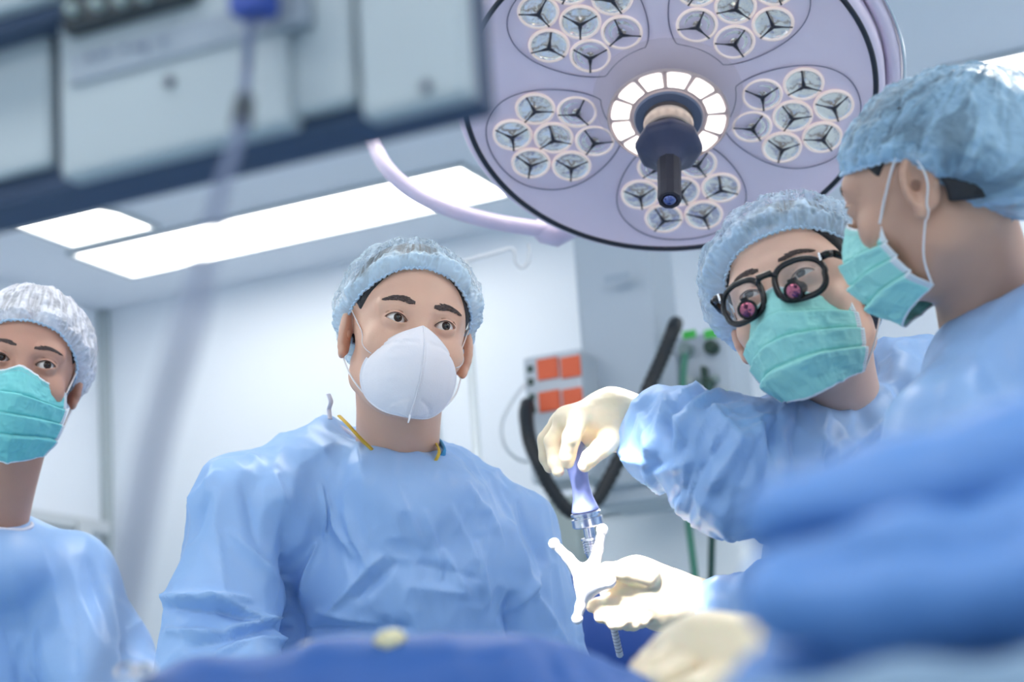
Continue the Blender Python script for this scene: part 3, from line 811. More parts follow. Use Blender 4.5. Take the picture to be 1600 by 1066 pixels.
SUR_A = [(1305, 775, 2.42, 120), (1235, 735, 2.34, 102), (1158, 733, 2.30, 94), (1088, 697, 2.31, 74), (1036, 688, 2.345, 57), (1008, 674, 2.38, 37)]
SUR_B = [(1400, 700, 2.5, 95), (1470, 760, 2.45, 110), (1400, 930, 2.42, 100), (1260, 945, 2.36, 72), (1128, 950, 2.37, 46)]
SUR_T = [(1335, 770, 2.50, 120), (1350, 900, 2.50, 150), (1360, 1250, 2.5, 175)]
SUR_S = [(1290, 735, 2.44, 100), (1425, 632, 2.50, 92), (1490, 720, 2.54, 100)]
f_sur0 = U(.03, rc(P(1302, 712, 2.385), P(1398, 640, 2.44), RP(64, 2.4), RP(64, 2.4)), oell(P(1318, 692, 2.45), (RP(110, 2.45), .125, RP(80, 2.45)), CAMR), U(.03, cones(SUR_T), cones(SUR_S)), cones(SUR_A), cones(SUR_B))
f_sur = SUB(.012, f_sur0, hole(1326, 590, 2.42, 96, 46, .105, 38))
lo, hi = bounds(SUR_A+SUR_B+SUR_T[:2]+SUR_S); lo[2] = max(lo[2], 1.0)
CR_S = [(1215, 640, 1188, 800, -11, 9), (1190, 660, 1215, 790, 7, 8), (1170, 680, 1120, 760, 9, 9), (1150, 650, 1075, 760, 6, 7), (1130, 690, 1060, 775, -8, 9), (1110, 640, 1160, 690, 7, 8), (1040, 625, 1075, 690, 8, 8), (1060, 620, 1045, 700, -6, 8), (1000, 640, 1030, 720, 5, 6),
 (960, 700, 1020, 720, 6, 6), (1020, 740, 1080, 720, 5, 7), (1090, 770, 1130, 800, 4, 7), (1050, 780, 1110, 830, 4, 8), (1245, 640, 1235, 790, -7, 10), (1275, 690, 1240, 800, 5, 8), (1290, 650, 1262, 760, 5, 7), (1250, 700, 1330, 690, 3, 8), (1300, 700, 1290, 790, 4, 7),
 (1385, 660, 1290, 730, 7, 8), (1380, 680, 1300, 750, -8, 10), (1300, 760, 1370, 720, 5, 8), (1270, 720, 1275, 800, 4, 5), (1360, 590, 1400, 640, 4, 8), (1340, 620, 1310, 690, 3, 8)]
sl = [(P(1165, 745, 2.3), P(985, 668, 2.36), RP(105, 2.3), 8, .013, 3), (P(1090, 705, 2.3), P(960, 665, 2.37), RP(75, 2.3), 6, .005, 8)]
g2 = gown(sur, f_sur, lo, hi, [(a, b, c, d_, e*1.7, w*.8) for a, b, c, d_, e, w in CR_S], amp=.0075, seed=23, h=.0038, sleeves=sl)
neckline(g2, f_sur, [(1262, 660), (1275, 650), (1300, 638), (1330, 612), (1355, 592), (1385, 565), (1405, 548)], P(1400, 650, 2.60), opened=True)
_c = P(1350, 1000, 2.5); lower(sur, (_c[0], _c[1]), .17, .13, 1.04)
# glasses with flip loupes
gl = thing('loupe_glasses', 'thick black framed glasses with small magnifying loupes worn over the mint mask', 'glasses', M=Matrix([list(hs_.R[i]) + [hs_.O[i]] for i in range(3)] + [[0, 0, 0, 1]]))
m_blk = mat('acetate_black', (14, 15, 20), .22)
def rim(sx, n=64):
    pts = []
    for k in range(n):
        t = 2*math.pi*k/n; ct, st = math.cos(t), math.sin(t); e = .78
        x = .0262*math.copysign(abs(ct)**e, ct); z = .0222*math.copysign(abs(st)**e, st)
        if st > 0 and ct*sx > 0: x *= 1.06; z *= 1.03
        X = sx*.0345+x; pts.append([X, -.118+1.9*abs(X)**2*2.6, -.013+z])
    return np.array(pts)
for sx in (-1, 1):
    r_ = rim(sx); MB().tube(r_, .0028, n=8, closed=True, flat=1.3).build('rim', m_blk, gl, True, world=False)
    c = r_.mean(0); k = len(r_); V = [c]+[list(p) for p in r_]
    mk('lens_glass', V, [(0, 1+i, 1+(i+1) % k) for i in range(k)], glassy('lens_clear', (225, 235, 245), .13), gl, world=False)
    # hinge block and temple
    mb = MB(); hx = sx*.0625
    mb.tube([(sx*.060, -.0985, .006), (sx*.068, -.0955, .008), (sx*.074, -.088, .008)], [.0045, .0048, .0042], n=8)
    mb.tube([(sx*.074, -.090, .008), (sx*.0805, -.05, .009), (sx*.084, -.005, .011), (sx*.086, .02, .006), (sx*.084, .035, -.012)], [.0042, .0044, .0036, .0028, .0028], n=8)
    mb.build('temple', m_blk, gl, True, world=False)
    MB().box((sx*.062-.0012, -.1045, .001), (sx*.062+.0012, -.1025, .010)).build('silver_pin', mat('pin_silver', (210, 214, 220), .2, 1), gl, world=False)
    # loupe: short stepped barrel through the lower lens, rosy coated glass
    M = Matrix.Translation((sx*.030, -.113, -.0235))@Matrix.Rotation(math.radians(90+18), 4, 'X')@Matrix.Rotation(math.radians(-8*sx), 4, 'Y')
    mb = MB(); mb.lathe([(.0075, -.010), (.0085, .002), (.0105, .004), (.0112, .016), (.0098, .017), (.0094, .0155)], 28, M)
    mb.box((-.004, .006, .0), (.004, .014, .012), M, bev=.001)
    lp = mb.build('loupe', m_blk, gl, world=False); autosmooth(lp)
    mg = mat('coated_glass', (176, 104, 124), .04, .9)
    MB().lathe([(.0001, .0172), (.004, .0168), (.0075, .0160), (.0094, .0148)], 28, M, caps=False).build('loupe_lens', mg, lp, True, world=False)
MB().tube(spline([(-.0125, -.1175, -.002), (-.006, -.1195, .0025), (.006, -.1195, .0025), (.0125, -.1175, -.002)], 6), .0032, n=8).build('bridge', m_blk, gl, True, world=False)
MB().box((-.009, -.124, .0005), (.009, -.1185, .0065), bev=.0015).build('loupe_bracket', m_blk, gl, world=False)

# ============ the woman at the left edge
lw = thing('person', 'woman at the left edge in a white cap and teal pleated mask, facing the camera', 'person', (-1.93, 2.3, 0))
hl = Head((11, -9, 9.0, -.701, -.039, 2.86), sc=.985, wide=.95, squint=1.08, female=True, gaze=(.25, .12))
SK3 = skin('skin_warm', (198, 150, 130))
nbl = P(-16, 860, 2.98)
body3 = hl.body(nbl, .048, SK3, lw)
hl.eyes(lw, body3); hl.brows(lw, body3, lift=(.0, .0), thick=.95)
hl.hair(body3, low=-.01)
bandL = [(0, .060), (30, .054), (55, .030), (72, .008), (90, -.022), (120, -.05), (180, -.06)]
hl.cap(lw, sheer('cap_white', (230, 232, 242), .5, .9, 34, 2.5), bandL, top=(0, .06, .12), R=(.099, .125, .100), cen=(0, .024, .024), seed=21, fold=.004)
hl.mask(lw, body3, m=mat('mask_teal', (120, 205, 208), .75), seed=7, under=.016, grow=1.04)
LW_A = [(-20, 905, 3.0, 72), (98, 918, 3.02, 80), (150, 1030, 2.96, 80), (190, 1100, 2.9, 78), (200, 1250, 2.7, 70)]
LW_T = [(-40, 960, 3.02, 125), (-30, 1300, 3.02, 160)]
f_lw0 = U(.03, oell(P(-10, 880, 2.97), (RP(105, 2.97), .12, RP(80, 2.97)), CAMR), cones(LW_T), cones(LW_A), cones([(-20, 905, 3.0, 72), (-160, 935, 3.02, 78), (-190, 1100, 2.96, 75)]))
f_lw = SUB(.012, f_lw0, hole(-12, 792, 2.93, 66, 32, .08, -3))
lo, hi = bounds(LW_A[:4]+[(-190, 1100, 2.96, 75), (-40, 960, 3.02, 150)]); lo[2] = 1.02
g3 = gown(lw, f_lw, lo, hi, [(140, 880, 178, 1000, -13, 12), (172, 905, 190, 1060, 9, 9), (60, 850, 110, 1000, 5, 8), (95, 860, 150, 990, 4, 8), (20, 900, 60, 1060, 4, 8), (200, 985, 235, 960, 6, 7), (190, 1010, 240, 1040, -6, 8), (110, 900, 120, 1060, -4, 9), (0, 960, 30, 1060, -4, 9), (60, 960, 85, 1066, 4, 7)], amp=.004, seed=31, h=.005)
neckline(g3, f_lw, [(-60, 800), (-40, 815), (-10, 818), (15, 822), (38, 822), (50, 812)], P(-10, 800, 3.08))
ringtube(lw, [P(-5, 800, 2.93), P(18, 815, 2.93), P(32, 812, 2.95), (P(20, 795, 3.0))], .004, 'scrub_collar', m_scrub, closed=False)
_c = P(-30, 1000, 3.02); lower(lw, (_c[0], _c[1]), .17, .14, 1.05)

# ============ the woman at the right edge, seen from the side
rw = thing('person', 'woman at the right edge in profile, bowed head, full blue cap and mint mask', 'person', (-.33, 1.95, 0))
hr = Head((-122, -8, -20, .434, .168, 2.06), sc=.97, wide=.98, squint=.7, female=True, crown=.009)
SK4 = skin('skin_beige', (200, 158, 136))  # skin tone darker than the surgeon's
nbr = P(1565, 565, 2.16)
body4 = hr.body(nbr, .060, SK4, rw)
hr.eyes(rw, body4); hr.brows(rw, body4)
hr.hair(body4, low=-.03)
bandR = [(0, .044), (30, .038), (60, .030), (85, .022), (98, .000), (112, -.042), (150, -.07), (180, -.085)]
hr.cap(rw, sheer('cap_deep_blue', (160, 196, 222), .42, .85, 26, 2.5), bandR, top=(0, .10, .085), R=(.089, .112, .083), cen=(0, .032, .019), seed=41, fold=.005, rl=.4, puffs=[((.25, .8, -.6), .11, .060), ((.9, .45, -.25), .06, .016)])
hr.mask(rw, body4, seed=12, under=.004)
RW_A = [(1570, 590, 2.10, 105), (1700, 560, 2.0, 150)]
RW_B = [(1575, 600, 2.08, 115), (1500, 700, 1.98, 108), (1480, 850, 1.92, 105), (1500, 1000, 1.9, 100)]
RW_T = [(1670, 700, 2.08, 190), (1700, 1000, 2.08, 215)]
f_rw0 = U(.04, cones(RW_A), cones(RW_B), cones(RW_T))
f_rw = SUB(.012, f_rw0, hole(1540, 425, 2.11, 115, 40, .085, 26))
lo, hi = bounds(RW_A+RW_B+RW_T[:1]); lo[2] = 1.02
g4 = gown(rw, f_rw, lo, hi, [(1600, 480, 1480, 620, 5, 14), (1480, 560, 1430, 700, -6, 14), (1560, 640, 1450, 760, 6, 14), (1520, 560, 1600, 640, -5, 14)], amp=.004, seed=51, h=.006)
neckline(g4, f_rw, [(1458, 492), (1480, 478), (1520, 455), (1560, 435), (1600, 418)], P(1640, 500, 2.25))
_c = P(1660, 1000, 2.12); lower(rw, (_c[0], _c[1]), .17, .14, 1.04)

# ------------------------------------------------------------------ gloved hands
def glove(root, parts, lo, hi, name='glove', h=.0016, k=.006, seed=1, cuff=None):
    f = U(k, *parts); V, Q = polygonize(f, lo, hi, h); d, n = grad(f, V, h)
    w = np.clip(.3+fbm(V*18, seed), 0, 1)
    V = V+n*(.0007*ridged(V*55, seed)*w)[:, None]
    o = mk(name, V, Q, m_glove, root)
    if cuff is not None:
        c, ax, r = cuff; ax = ax/np.linalg.norm(ax); a = np.cross(ax, [0, 0, 1]); a /= np.linalg.norm(a); b = np.cross(ax, a)
        MB().tube([c+r*(math.cos(t)*a+math.sin(t)*b)*(1+.03*math.sin(3*t)) for t in np.linspace(0, 2*math.pi, 40, endpoint=False)], .0018, n=6, closed=True).build('glove_cuff', m_glove, o, True)
    return o
def fing(L, k=.003): return cones(L, k)
ha = [cones([(1000, 662, 2.375, 42), (955, 656, 2.375, 45), (915, 662, 2.375, 34)], .02),
      cones([(955, 650, 2.36, 38), (908, 655, 2.35, 20)], .01), cones([(955, 655, 2.39, 36), (885, 662, 2.41, 20)], .01),
      U(.012, rc(P(905, 652, 2.345), P(885, 655, 2.37), RP(19, 2.35), RP(17, 2.37)), rc(P(885, 655, 2.37), P(872, 664, 2.42), RP(17, 2.37), RP(15, 2.42)))]
hA = U(.012, *ha)
fa = [fing([(906, 652, 2.34, 16), (893, 684, 2.322, 14.5), (887, 712, 2.33, 12.5), (887, 722, 2.334, 10.5)]),
      fing([(885, 655, 2.37, 15), (864, 690, 2.365, 14), (868, 722, 2.36, 12), (872, 736, 2.358, 10)]),
      fing([(876, 657, 2.395, 14.5), (853, 688, 2.40, 13), (854, 716, 2.395, 11.5), (859, 730, 2.39, 9.5)]),
      fing([(872, 664, 2.42, 13), (853, 698, 2.43, 11.5), (862, 724, 2.42, 10), (868, 732, 2.415, 8.5)]),
      fing([(962, 680, 2.35, 22), (940, 700, 2.325, 16), (922, 716, 2.322, 13.5), (914, 727, 2.325, 11)])]
glA = glove(sur, [hA]+fa, P(900, 680, 2.38)-.14, P(930, 680, 2.38)+.13, seed=3, k=.005, cuff=(P(1001, 662, 2.375), P(1000, 662, 2.375)-P(955, 656, 2.375), RP(43, 2.37)))
hb = [cones([(1120, 946, 2.39, 36), (1075, 942, 2.385, 36), (1035, 936, 2.38, 45), (990, 918, 2.37, 44), (968, 916, 2.36, 30)], .02)]
fb = [fing([(1010, 898, 2.34, 22), (972, 893, 2.325, 16), (948, 893, 2.318, 14), (932, 898, 2.32, 11)]),
      fing([(980, 928, 2.35, 16), (952, 940, 2.335, 13), (934, 946, 2.325, 11.5), (925, 948, 2.325, 9.5)]),
      fing([(990, 940, 2.35, 16), (968, 958, 2.33, 13), (950, 962, 2.32, 12), (938, 964, 2.32, 10)]),
      fing([(1002, 948, 2.355, 15), (985, 966, 2.335, 12), (968, 973, 2.32, 11), (958, 975, 2.318, 9.5)]),
      fing([(1018, 955, 2.36, 14), (1003, 970, 2.345, 11), (990, 976, 2.335, 10), (980, 978, 2.33, 8.5)])]
glB = glove(sur, hb+fb, P(1010, 930, 2.36)-.15, P(1020, 930, 2.36)+.15, seed=7, k=.005)

# ------------------------------------------------------------------ instruments held in the gloves
def axis_matrix(a, b):
    a = np.array(a); z = (np.array(b)-a); z /= np.linalg.norm(z); x = np.cross(z, [0, 0, 1]); x /= np.linalg.norm(x); y = np.cross(z, x)
    return Matrix([[x[i], y[i], z[i], a[i]] for i in range(3)]+[[0, 0, 0, 1]])
u = RP(1, 2.36)
M = axis_matrix(P(893, 684, 2.366), P(929, 874, 2.366))
drv = thing('surgical_driver', 'blue-white handled driver with a ridged steel shaft, gripped in the upper glove', 'surgical tool', M=M)
m_han = mat('handle_periwinkle', (128, 140, 196), .3); m_ss = mat('stainless', (205, 208, 216), .22, 1.0)
MB().lathe([(r*u, z*u) for r, z in [(8, 0), (15, 2), (18, 10), (18.5, 24), (16.5, 46), (14.5, 66), (14, 80), (16, 96), (20, 110), (22, 116), (20, 118)]], 40).build('handle', m_han, drv, True, world=False)
autosmooth(MB().lathe([(r*u, z*u) for r, z in [(19, 117), (24, 119), (24, 123), (20, 124), (20, 127), (24.5, 128), (24.5, 140), (22, 142), (9, 143)]], 40).build('collar', m_ss, drv, world=False))
pr = [(9, 142), (9, 158), (15, 159), (15.5, 162), (12, 163)]
for k in range(5): pr += [(12, 164+k*4), (14, 165+k*4), (14, 166.5+k*4), (12, 167.5+k*4)]
pr += [(12, 188), (10, 193), (6, 194), (5, 196)]
autosmooth(MB().lathe([(r*u, z*u) for r, z in pr], 32).build('ridged_shaft', m_ss, drv, world=False))
gd = thing('alignment_guide', 'white three-armed guide with ball tips held in the lower glove', 'surgical tool', tuple(P(918, 908, 2.315)))
q = 2.312
V, Q = polygonize(U(.010, cones([(866, 850, q, 7), (888, 872, q, 7.5), (906, 894, q, 11), (918, 912, q, 15)], .004), cones([(941, 828, q, 6.5), (935, 858, q, 7), (927, 884, q, 10), (918, 912, q, 15)], .004),
    cones([(918, 912, q, 15), (913, 930, q, 10), (907, 948, q, 7.5), (902, 966, q, 7)], .004), cones([(918, 912, q, 14), (950, 908, q, 13)], .01)), P(915, 905, q)-.09, P(915, 905, q)+.09, .0012)
mk('guide_body', V, Q, mat('guide_white', (236, 236, 240), .3), gd)
for (x, y) in ((866, 850), (941, 828), (902, 967)):
    V, Q = polygonize(ell(P(x, y, q), (RP(9, q),)*3), P(x, y, q)-.009, P(x, y, q)+.009, .001); mk('ball_tip', V, Q, mat('guide_white', (236, 236, 240), .3), gd)
MB().lathe([(.0001, 0), (.0022, 0), (.0026, .001), (.0014, .0016)], 16, axis_matrix(P(921, 914, q-.012), P(921, 914, q-.02))).build('screw', m_ss, gd)
a, b = P(956, 968, 2.345), P(969, 1026, 2.37)
prb = thing('graduated_probe', 'thin clear graduated tube pointing down below the lower glove', 'surgical tool', tuple(a))
L_ = np.linalg.norm(b-a); Mp = axis_matrix(a, b)
MB().lathe([(.0042, 0), (.0042, L_*.97), (.003, L_)], 20, Mp).build('barrel', mat('frosted_plastic', (200, 204, 214), .3), prb, True)
for k in range(8):
    MB().lathe([(.00425, L_*(.2+k*.09)), (.0044, L_*(.2+k*.09)+.0001), (.0044, L_*(.2+k*.09)+.0007), (.00425, L_*(.2+k*.09)+.0008)], 20, Mp, caps=False).build('graduation', mat('ink_grey', (90, 92, 110), .6), prb, True)

# ------------------------------------------------------------------ the surgical light
nL = -.045*RT-.725*UP-.685*FW; nL /= np.linalg.norm(nL)
xL = RT-nL*(RT@nL); xL /= np.linalg.norm(xL); yL = np.cross(nL, xL); cL = P(1044, 150, 2.95)
LM = Matrix([[xL[i], yL[i], nL[i], cL[i]] for i in range(3)]+[[0, 0, 0, 1]])
lamp = thing('surgical_light', 'large round surgical light of many lenses with a black centre handle', 'surgical light', M=LM)
m_lil = mat('lamp_face_lilac', (236, 220, 236), .22, var=.03, vscale=5); m_cas = mat('lamp_casing', (224, 210, 230), .3)
m_dk = mat('gasket_dark', (24, 30, 46), .4); m_refl = mat('lens_reflector', (236, 232, 228), .10, .8, bump=.7, bscale=60, Emission_Color=(1, .94, .88, 1), Emission_Strength=.05)
m_peach = mat('lens_rim_pale', (244, 222, 214), .3, Emission_Color=(1, .86, .8, 1), Emission_Strength=.12); m_brk = mat('bracket_dark', (44, 44, 58), .35)
R0 = .303
# face: a shallow dish with holes for the lens cups is laid out as one lathe, cups sit slightly proud
MB().lathe([(.05, .004), (.104, .004), (.16, .002), (.22, .0), (.265, .001), (.288, .006), (R0-.003, .011)], 160, caps=False).build('face_glass', m_lil, lamp, True, world=False)
MB().tube([(R0*math.cos(t), R0*math.sin(t), .011) for t in np.linspace(0, 2*math.pi, 160, endpoint=False)], .0042, n=10, closed=True).build('gasket_ring', m_dk, lamp, True, world=False)
MB().lathe([(R0+.001, .012), (R0+.008, .010), (R0+.014, .004), (R0+.015, -.02), (R0+.008, -.05), (.24, -.085), (.12, -.105), (.0001, -.108)], 160, caps=False).build('casing', m_cas, lamp, True, world=False)
rr = random.Random(4)
def cup(x, y, rot, parent):
    M = Matrix.Translation((x, y, 0))@Matrix.Scale(.94, 4)
    mb = MB(); mb.m = 0
    mb.lathe([(.0325, .0015), (.0318, .0048), (.0290, .0058), (.0275, .0035)], 36, M, caps=False)
    mb.m = 1
    mb.lathe([(.0275, .0035), (.024, .0015), (.018, .0032), (.010, .0012), (.005, .004), (.0001, .0045)], 36, M, caps=False)
    o = mb.build('lens', [m_peach, m_refl], parent, True, world=False)
    br = MB()
    for k in range(3):
        a = rot+k*2*math.pi/3; c, s_ = math.cos(a), math.sin(a)
        pts = [(x+c*r, y+s_*r, .0068+.003*(1-r/.028)) for r in (0, .007, .014, .021, .028)]
        br.tube(pts, [.0036, .0026, .0014, .0012, .0015], n=6, flat=.6)
    br.build('bracket', m_brk, o, True, world=False)
    # clear dome over the cup
    return o
base_rot = math.radians(-90+9)
for pI in range(5):
    A = base_rot+pI*2*math.pi/5; pc = (.189*math.cos(A), .189*math.sin(A))
    # seam round the module
    pts = []
    for t in np.linspace(0, 2*math.pi, 90, endpoint=False):
        r = .101*(1+.05*math.cos(3*(t-A-math.pi))+.02*math.cos(2*(t-A)))
        x, y = pc[0]+r*math.cos(t), pc[1]+r*math.sin(t); rad = math.hypot(x, y)
        if rad > R0-.014: x *= (R0-.014)/rad; y *= (R0-.014)/rad
        if rad < .100: x *= .100/rad; y *= .100/rad
        rad = math.hypot(x, y); pts.append((x, y, .004 if rad < .265 else .004+(rad-.265)*.2))
    MB().tube(pts, .0009, n=5, closed=True).build('module_seam', mat('seam_grey', (112, 106, 132), .5), lamp, True, world=False)
    cup(pc[0], pc[1], A+.3, lamp)
    for k in range(6):
        a = A+math.radians(30)+k*math.pi/3
        cup(pc[0]+.0625*math.cos(a), pc[1]+.0625*math.sin(a), a+rr.uniform(-.6, .6), lamp)
HZ = .012
# frosted centre cone and ring of white light segments
m_fro = mat('frosted_cone', (240, 228, 236), .25); m_fro.node_tree.nodes['Principled BSDF'].inputs['Alpha'].default_value = .2
MB().lathe([(.112, .001), (.108, .016), (.094, .042), (.088, .048)], 96, caps=False).build('centre_cone', m_fro, lamp, True, world=False)
autosmooth(MB().lathe([(.088, .044), (.090, .047), (.0875, .0495), (.0865, .047), (.0525, .047), (.0515, .050), (.050, .050), (.050, .0465), (.0001, .0465)], 96, caps=False).build('ring_plate', mat('ring_plate_beige', (190, 172, 172), .4), lamp, world=False))
m_led = emit('ring_glow', (255, 250, 246), 1.1)
for k in range(12):
    a0 = 2*math.pi*k/12+.05+.13; a1 = a0+2*math.pi/12-.10; V = []; F = []
    for i in range(9):
        a = a0+(a1-a0)*i/8; c, s_ = math.cos(a), math.sin(a)
        ro = .0838-(.0016 if i in (0, 8) else 0); ri = .0575+(.0008 if i in (0, 8) else 0)
        V += [(ro*c, ro*s_, .0492), (ri*c, ri*s_, .0492), (ro*c, ro*s_, .0472), (ri*c, ri*s_, .0472)]
    for i in range(8): b_ = i*4; F += [(b_, b_+1, b_+5, b_+4), (b_, b_+4, b_+6, b_+2), (b_+1, b_+3, b_+7, b_+5)]
    F += [(0, 2, 3, 1), (32, 33, 35, 34)]
    mk('light_segment', V, F, m_led, lamp, smooth=False, world=False)
autosmooth(MB().lathe([(.0515, .0468), (.0505, .052), (.049, .0535), (.036, .0545)], 64, caps=False).build('centre_disc', mat('disc_slate', (92, 102, 128), .4), lamp, world=False))
mt_ = mat('warm_metal', (206, 188, 176), .35, .5)
pr = [(.0355, .054), (.0365, .056), (.0345, .060), (.0352, .066), (.0345, .072), (.036, .078), (.0335, .0795), (.0335, .086), (.030, .088)]
autosmooth(MB().lathe(pr, 64).build('handle_mount', mt_, lamp, world=False))
MB().lathe([(.0335, .080), (.0352, .081), (.0352, .087), (.033, .088)], 64, caps=False).build('mount_band', m_dk, lamp, True, world=False)
MB().lathe([(.0055, 0), (.0055, .011), (.004, .0125), (.0001, .0126)], 24, Matrix.Translation((-.024, -.028, .066))@Matrix.Rotation(math.radians(90), 4, 'X')@Matrix.Rotation(math.radians(-40), 4, 'Y')).build('release_pin', mt_, lamp, True, world=False)
m_nv = mat('handle_navy', (48, 54, 84), .45); m_hb = mat('handle_black', (42, 42, 54), .5)
oc = MB(); NN = 48
V = []; F = []
for (r, z) in [(.030, .088), (.044, .092), (.0485, .100), (.0485, .110), (.042, .116), (.028, .124), (.020, .134), (.017, .140)]:
    for k in range(NN):
        a = 2*math.pi*k/NN; m_ = math.cos(math.pi/8)/math.cos((a % (math.pi/4))-math.pi/8); rr_ = r*(1+(m_-1)*.8*min(1, max(0, (r-.03)/.015))); V.append((rr_*math.cos(a), rr_*math.sin(a), z))
for i in range(7):
    for k in range(NN): F.append((i*NN+k, i*NN+(k+1) % NN, (i+1)*NN+(k+1) % NN, (i+1)*NN+k))
F.append(tuple(range(NN))[::-1])
mk('handle_flange', V, F, m_nv, lamp, world=False)
hb_ = MB().lathe([(.018, .126), (.0175, .14), (.0165, .19), (.0172, .216), (.0165, .219), (.012, .2195), (.0105, .217), (.0001, .217)], 10).build('grip', m_hb, lamp, world=False)
MB().lathe([(.0095, .2165), (.009, .2205), (.005, .2225), (.0001, .223)], 24).build('camera_lens', mat('lens_blue', (110, 120, 170), .05, .8), hb_, True, world=False)
for ch in lamp.children:
    if ch.name.split('.')[0] in ('ring_plate', 'light_segment', 'centre_disc', 'handle_mount', 'mount_band', 'release_pin', 'handle_flange', 'grip'): ch.location.z += .001 if ch.name.split('.')[0] in ('ring_plate', 'light_segment', 'centre_disc') else .009
# yoke: a band round the right-hand side with a chrome lip, and the curved carrying arm on the left
def arc(r, a0, a1, z, n=70): return [(r*math.cos(t), r*math.sin(t), z) for t in np.linspace(math.radians(a0), math.radians(a1), n)]
MB().tube(arc(R0+.028, -20, 118, -.022), .013, n=12, flat=1.4).build('yoke_band', m_cas, lamp, True, world=False)
MB().tube(arc(R0+.043, -18, 112, -.012), .0028, n=8).build('chrome_lip', mat('chrome', (220, 224, 232), .08, 1), lamp, True, world=False)
arm = spline(pk((560, 150, 3.32), (580, 215, 3.26), (604, 262, 3.22), (645, 299, 3.22), (700, 326, 3.22), (765, 345, 3.23), (830, 356, 3.24), (880, 360, 3.25)), 10)
MB().tube(arm, np.linspace(.0125, .0135, len(arm)), n=16).build('carrying_arm', m_cas, lamp, True)
MB().tube([P(835, 352, 3.245), P(850, 362, 3.25), P(868, 366, 3.25), P(886, 356, 3.25), P(900, 330, 3.24)], [.014, .02, .022, .022, .02], n=18).build('arm_joint', m_cas, lamp, True)
top = P(560, 150, 3.32); MB().tube([top, top+np.array([-.02, .02, .12]), np.array([top[0], top[1]+.05, H])], [.0125, .02, .035], n=16).build('ceiling_stem', m_cas, lamp, True)
ctop = LM@Vector((0, 0, -.1)); MB().tube([ctop, (ctop.x, ctop.y+.1, ctop.z+.16), (ctop.x, ctop.y+.15, H)], [.05, .04, .05], n=20).build('ceiling_stem', m_cas, lamp, True)
tgt = P(975, 790, 2.36)
for pI in range(5):
    A = base_rot+pI*2*math.pi/5; p = np.array(LM@Vector((.189*math.cos(A), .189*math.sin(A), .02)))
    ld = bpy.data.lights.new('module_beam', 'SPOT'); ld.energy = SPOT_POWER; ld.spot_size = math.radians(17); ld.spot_blend = .9; ld.shadow_soft_size = .03; ld.color = (1, .96, .95)
    lo_ = bpy.data.objects.new('module_beam', ld); COL.objects.link(lo_); dv = Vector(tgt-p).normalized()
    lo_.parent = lamp; lo_.matrix_basis = LM.inverted()@Matrix.Translation(p)@dv.to_track_quat('-Z', 'Y').to_matrix().to_4x4()

added_lamp = copy_tree(lamp)  # unseen second head, added to light the lower glove from the front
for ch in list(added_lamp.children):
    if ch.name.split('.')[0] in ('carrying_arm', 'arm_joint', 'ceiling_stem'): bpy.data.objects.remove(ch)
tgt2 = P(960, 915, 2.34)
S2 = tgt2+np.array([0, 0, .92])-.98*fw_h-.36*RT
n2 = tgt2-S2; n2 /= np.linalg.norm(n2); x2 = RT-n2*(RT@n2); x2 /= np.linalg.norm(x2); y2 = np.cross(n2, x2)
added_lamp.matrix_basis = Matrix([[x2[i], y2[i], n2[i], S2[i]] for i in range(3)]+[[0, 0, 0, 1]])
added_lamp['label'] = 'added unseen second light head, there to light the lower glove from the front'
ld2 = bpy.data.lights['module_beam'].copy(); ld2.energy = SPOT2_POWER; ld2.spot_size = math.radians(8.2); ld2.spot_blend = 1
for ch in added_lamp.children:
    if ch.type == 'LIGHT':
        ch.data = ld2; c_ = ch.matrix_basis.translation.copy(); dv = (Vector((0, 0, float(np.linalg.norm(tgt2-S2))))-c_).normalized()
        ch.matrix_basis = Matrix.Translation(c_)@dv.to_track_quat('-Z', 'Y').to_matrix().to_4x4()
q = S2-n2*.09; MB().tube([q, q+[0, 0, .2], (q[0], q[1], H)], [.05, .04, .05], n=20).build('ceiling_stem', m_cas, added_lamp, True)

# ------------------------------------------------------------------ ceiling pendant with sockets at the back wall
DB = 4.7
pen0 = P(972, 600, DB); pz = lambda x, y: P(x, y, DB)[2]
def bx_at(x0, y0, x1, y1, d, dep, dz0=0, dz1=0):
    """room-aligned box whose front face spans those picture corners at about that distance"""
    a = P(x0, y1, d); b = P(x1, y0, d); yf = (a[1]+b[1])/2
    def on(x, y): v = P(x, y, 1)-C0; return C0+v*(yf-C0[1])/v[1]
    a = on(x0, y1); b = on(x1, y0); a2 = on(x0, y0); b2 = on(x1, y1)
    return np.array([(a[0]+a2[0])/2, yf, (a[2]+b2[2])/2+dz0]), np.array([(b[0]+b2[0])/2, yf+dep, (b[2]+a2[2])/2+dz1])
m_pg = mat('pendant_grey', (176, 188, 200), .45); m_pp = mat('socket_panel', (190, 198, 206), .45); m_org = mat('socket_orange', (222, 96, 56), .5)
m_grn = mat('label_green', (72, 200, 84), .5); m_dkg = mat('outlet_dark_green', (30, 62, 52), .45); m_hose = mat('hose_black', (22, 28, 34), .5)
pd = thing('supply_pendant', 'grey ceiling supply pendant with orange sockets and gas outlets behind the men', 'supply column', (pen0[0], pen0[1]+.1, H))
a, b = bx_at(908, 380, 1030, 760, DB, .16); b[2] = H
MB().box(a, b, bev=.012).build('column', m_pg, pd)
yf0 = a[1]
a, b = bx_at(925, 660, 1062, 785, DB-.04, .2); MB().box(a, b, bev=.01).build('lower_box', m_pg, pd)
mk_ = bx_at(945, 428, 985, 440, DB, .002); MB().box(mk_[0]-[0, .003, 0], mk_[1]-[0, .003, 0]).build('faint_plate', mat('faint_mark', (158, 172, 188), .5), pd)
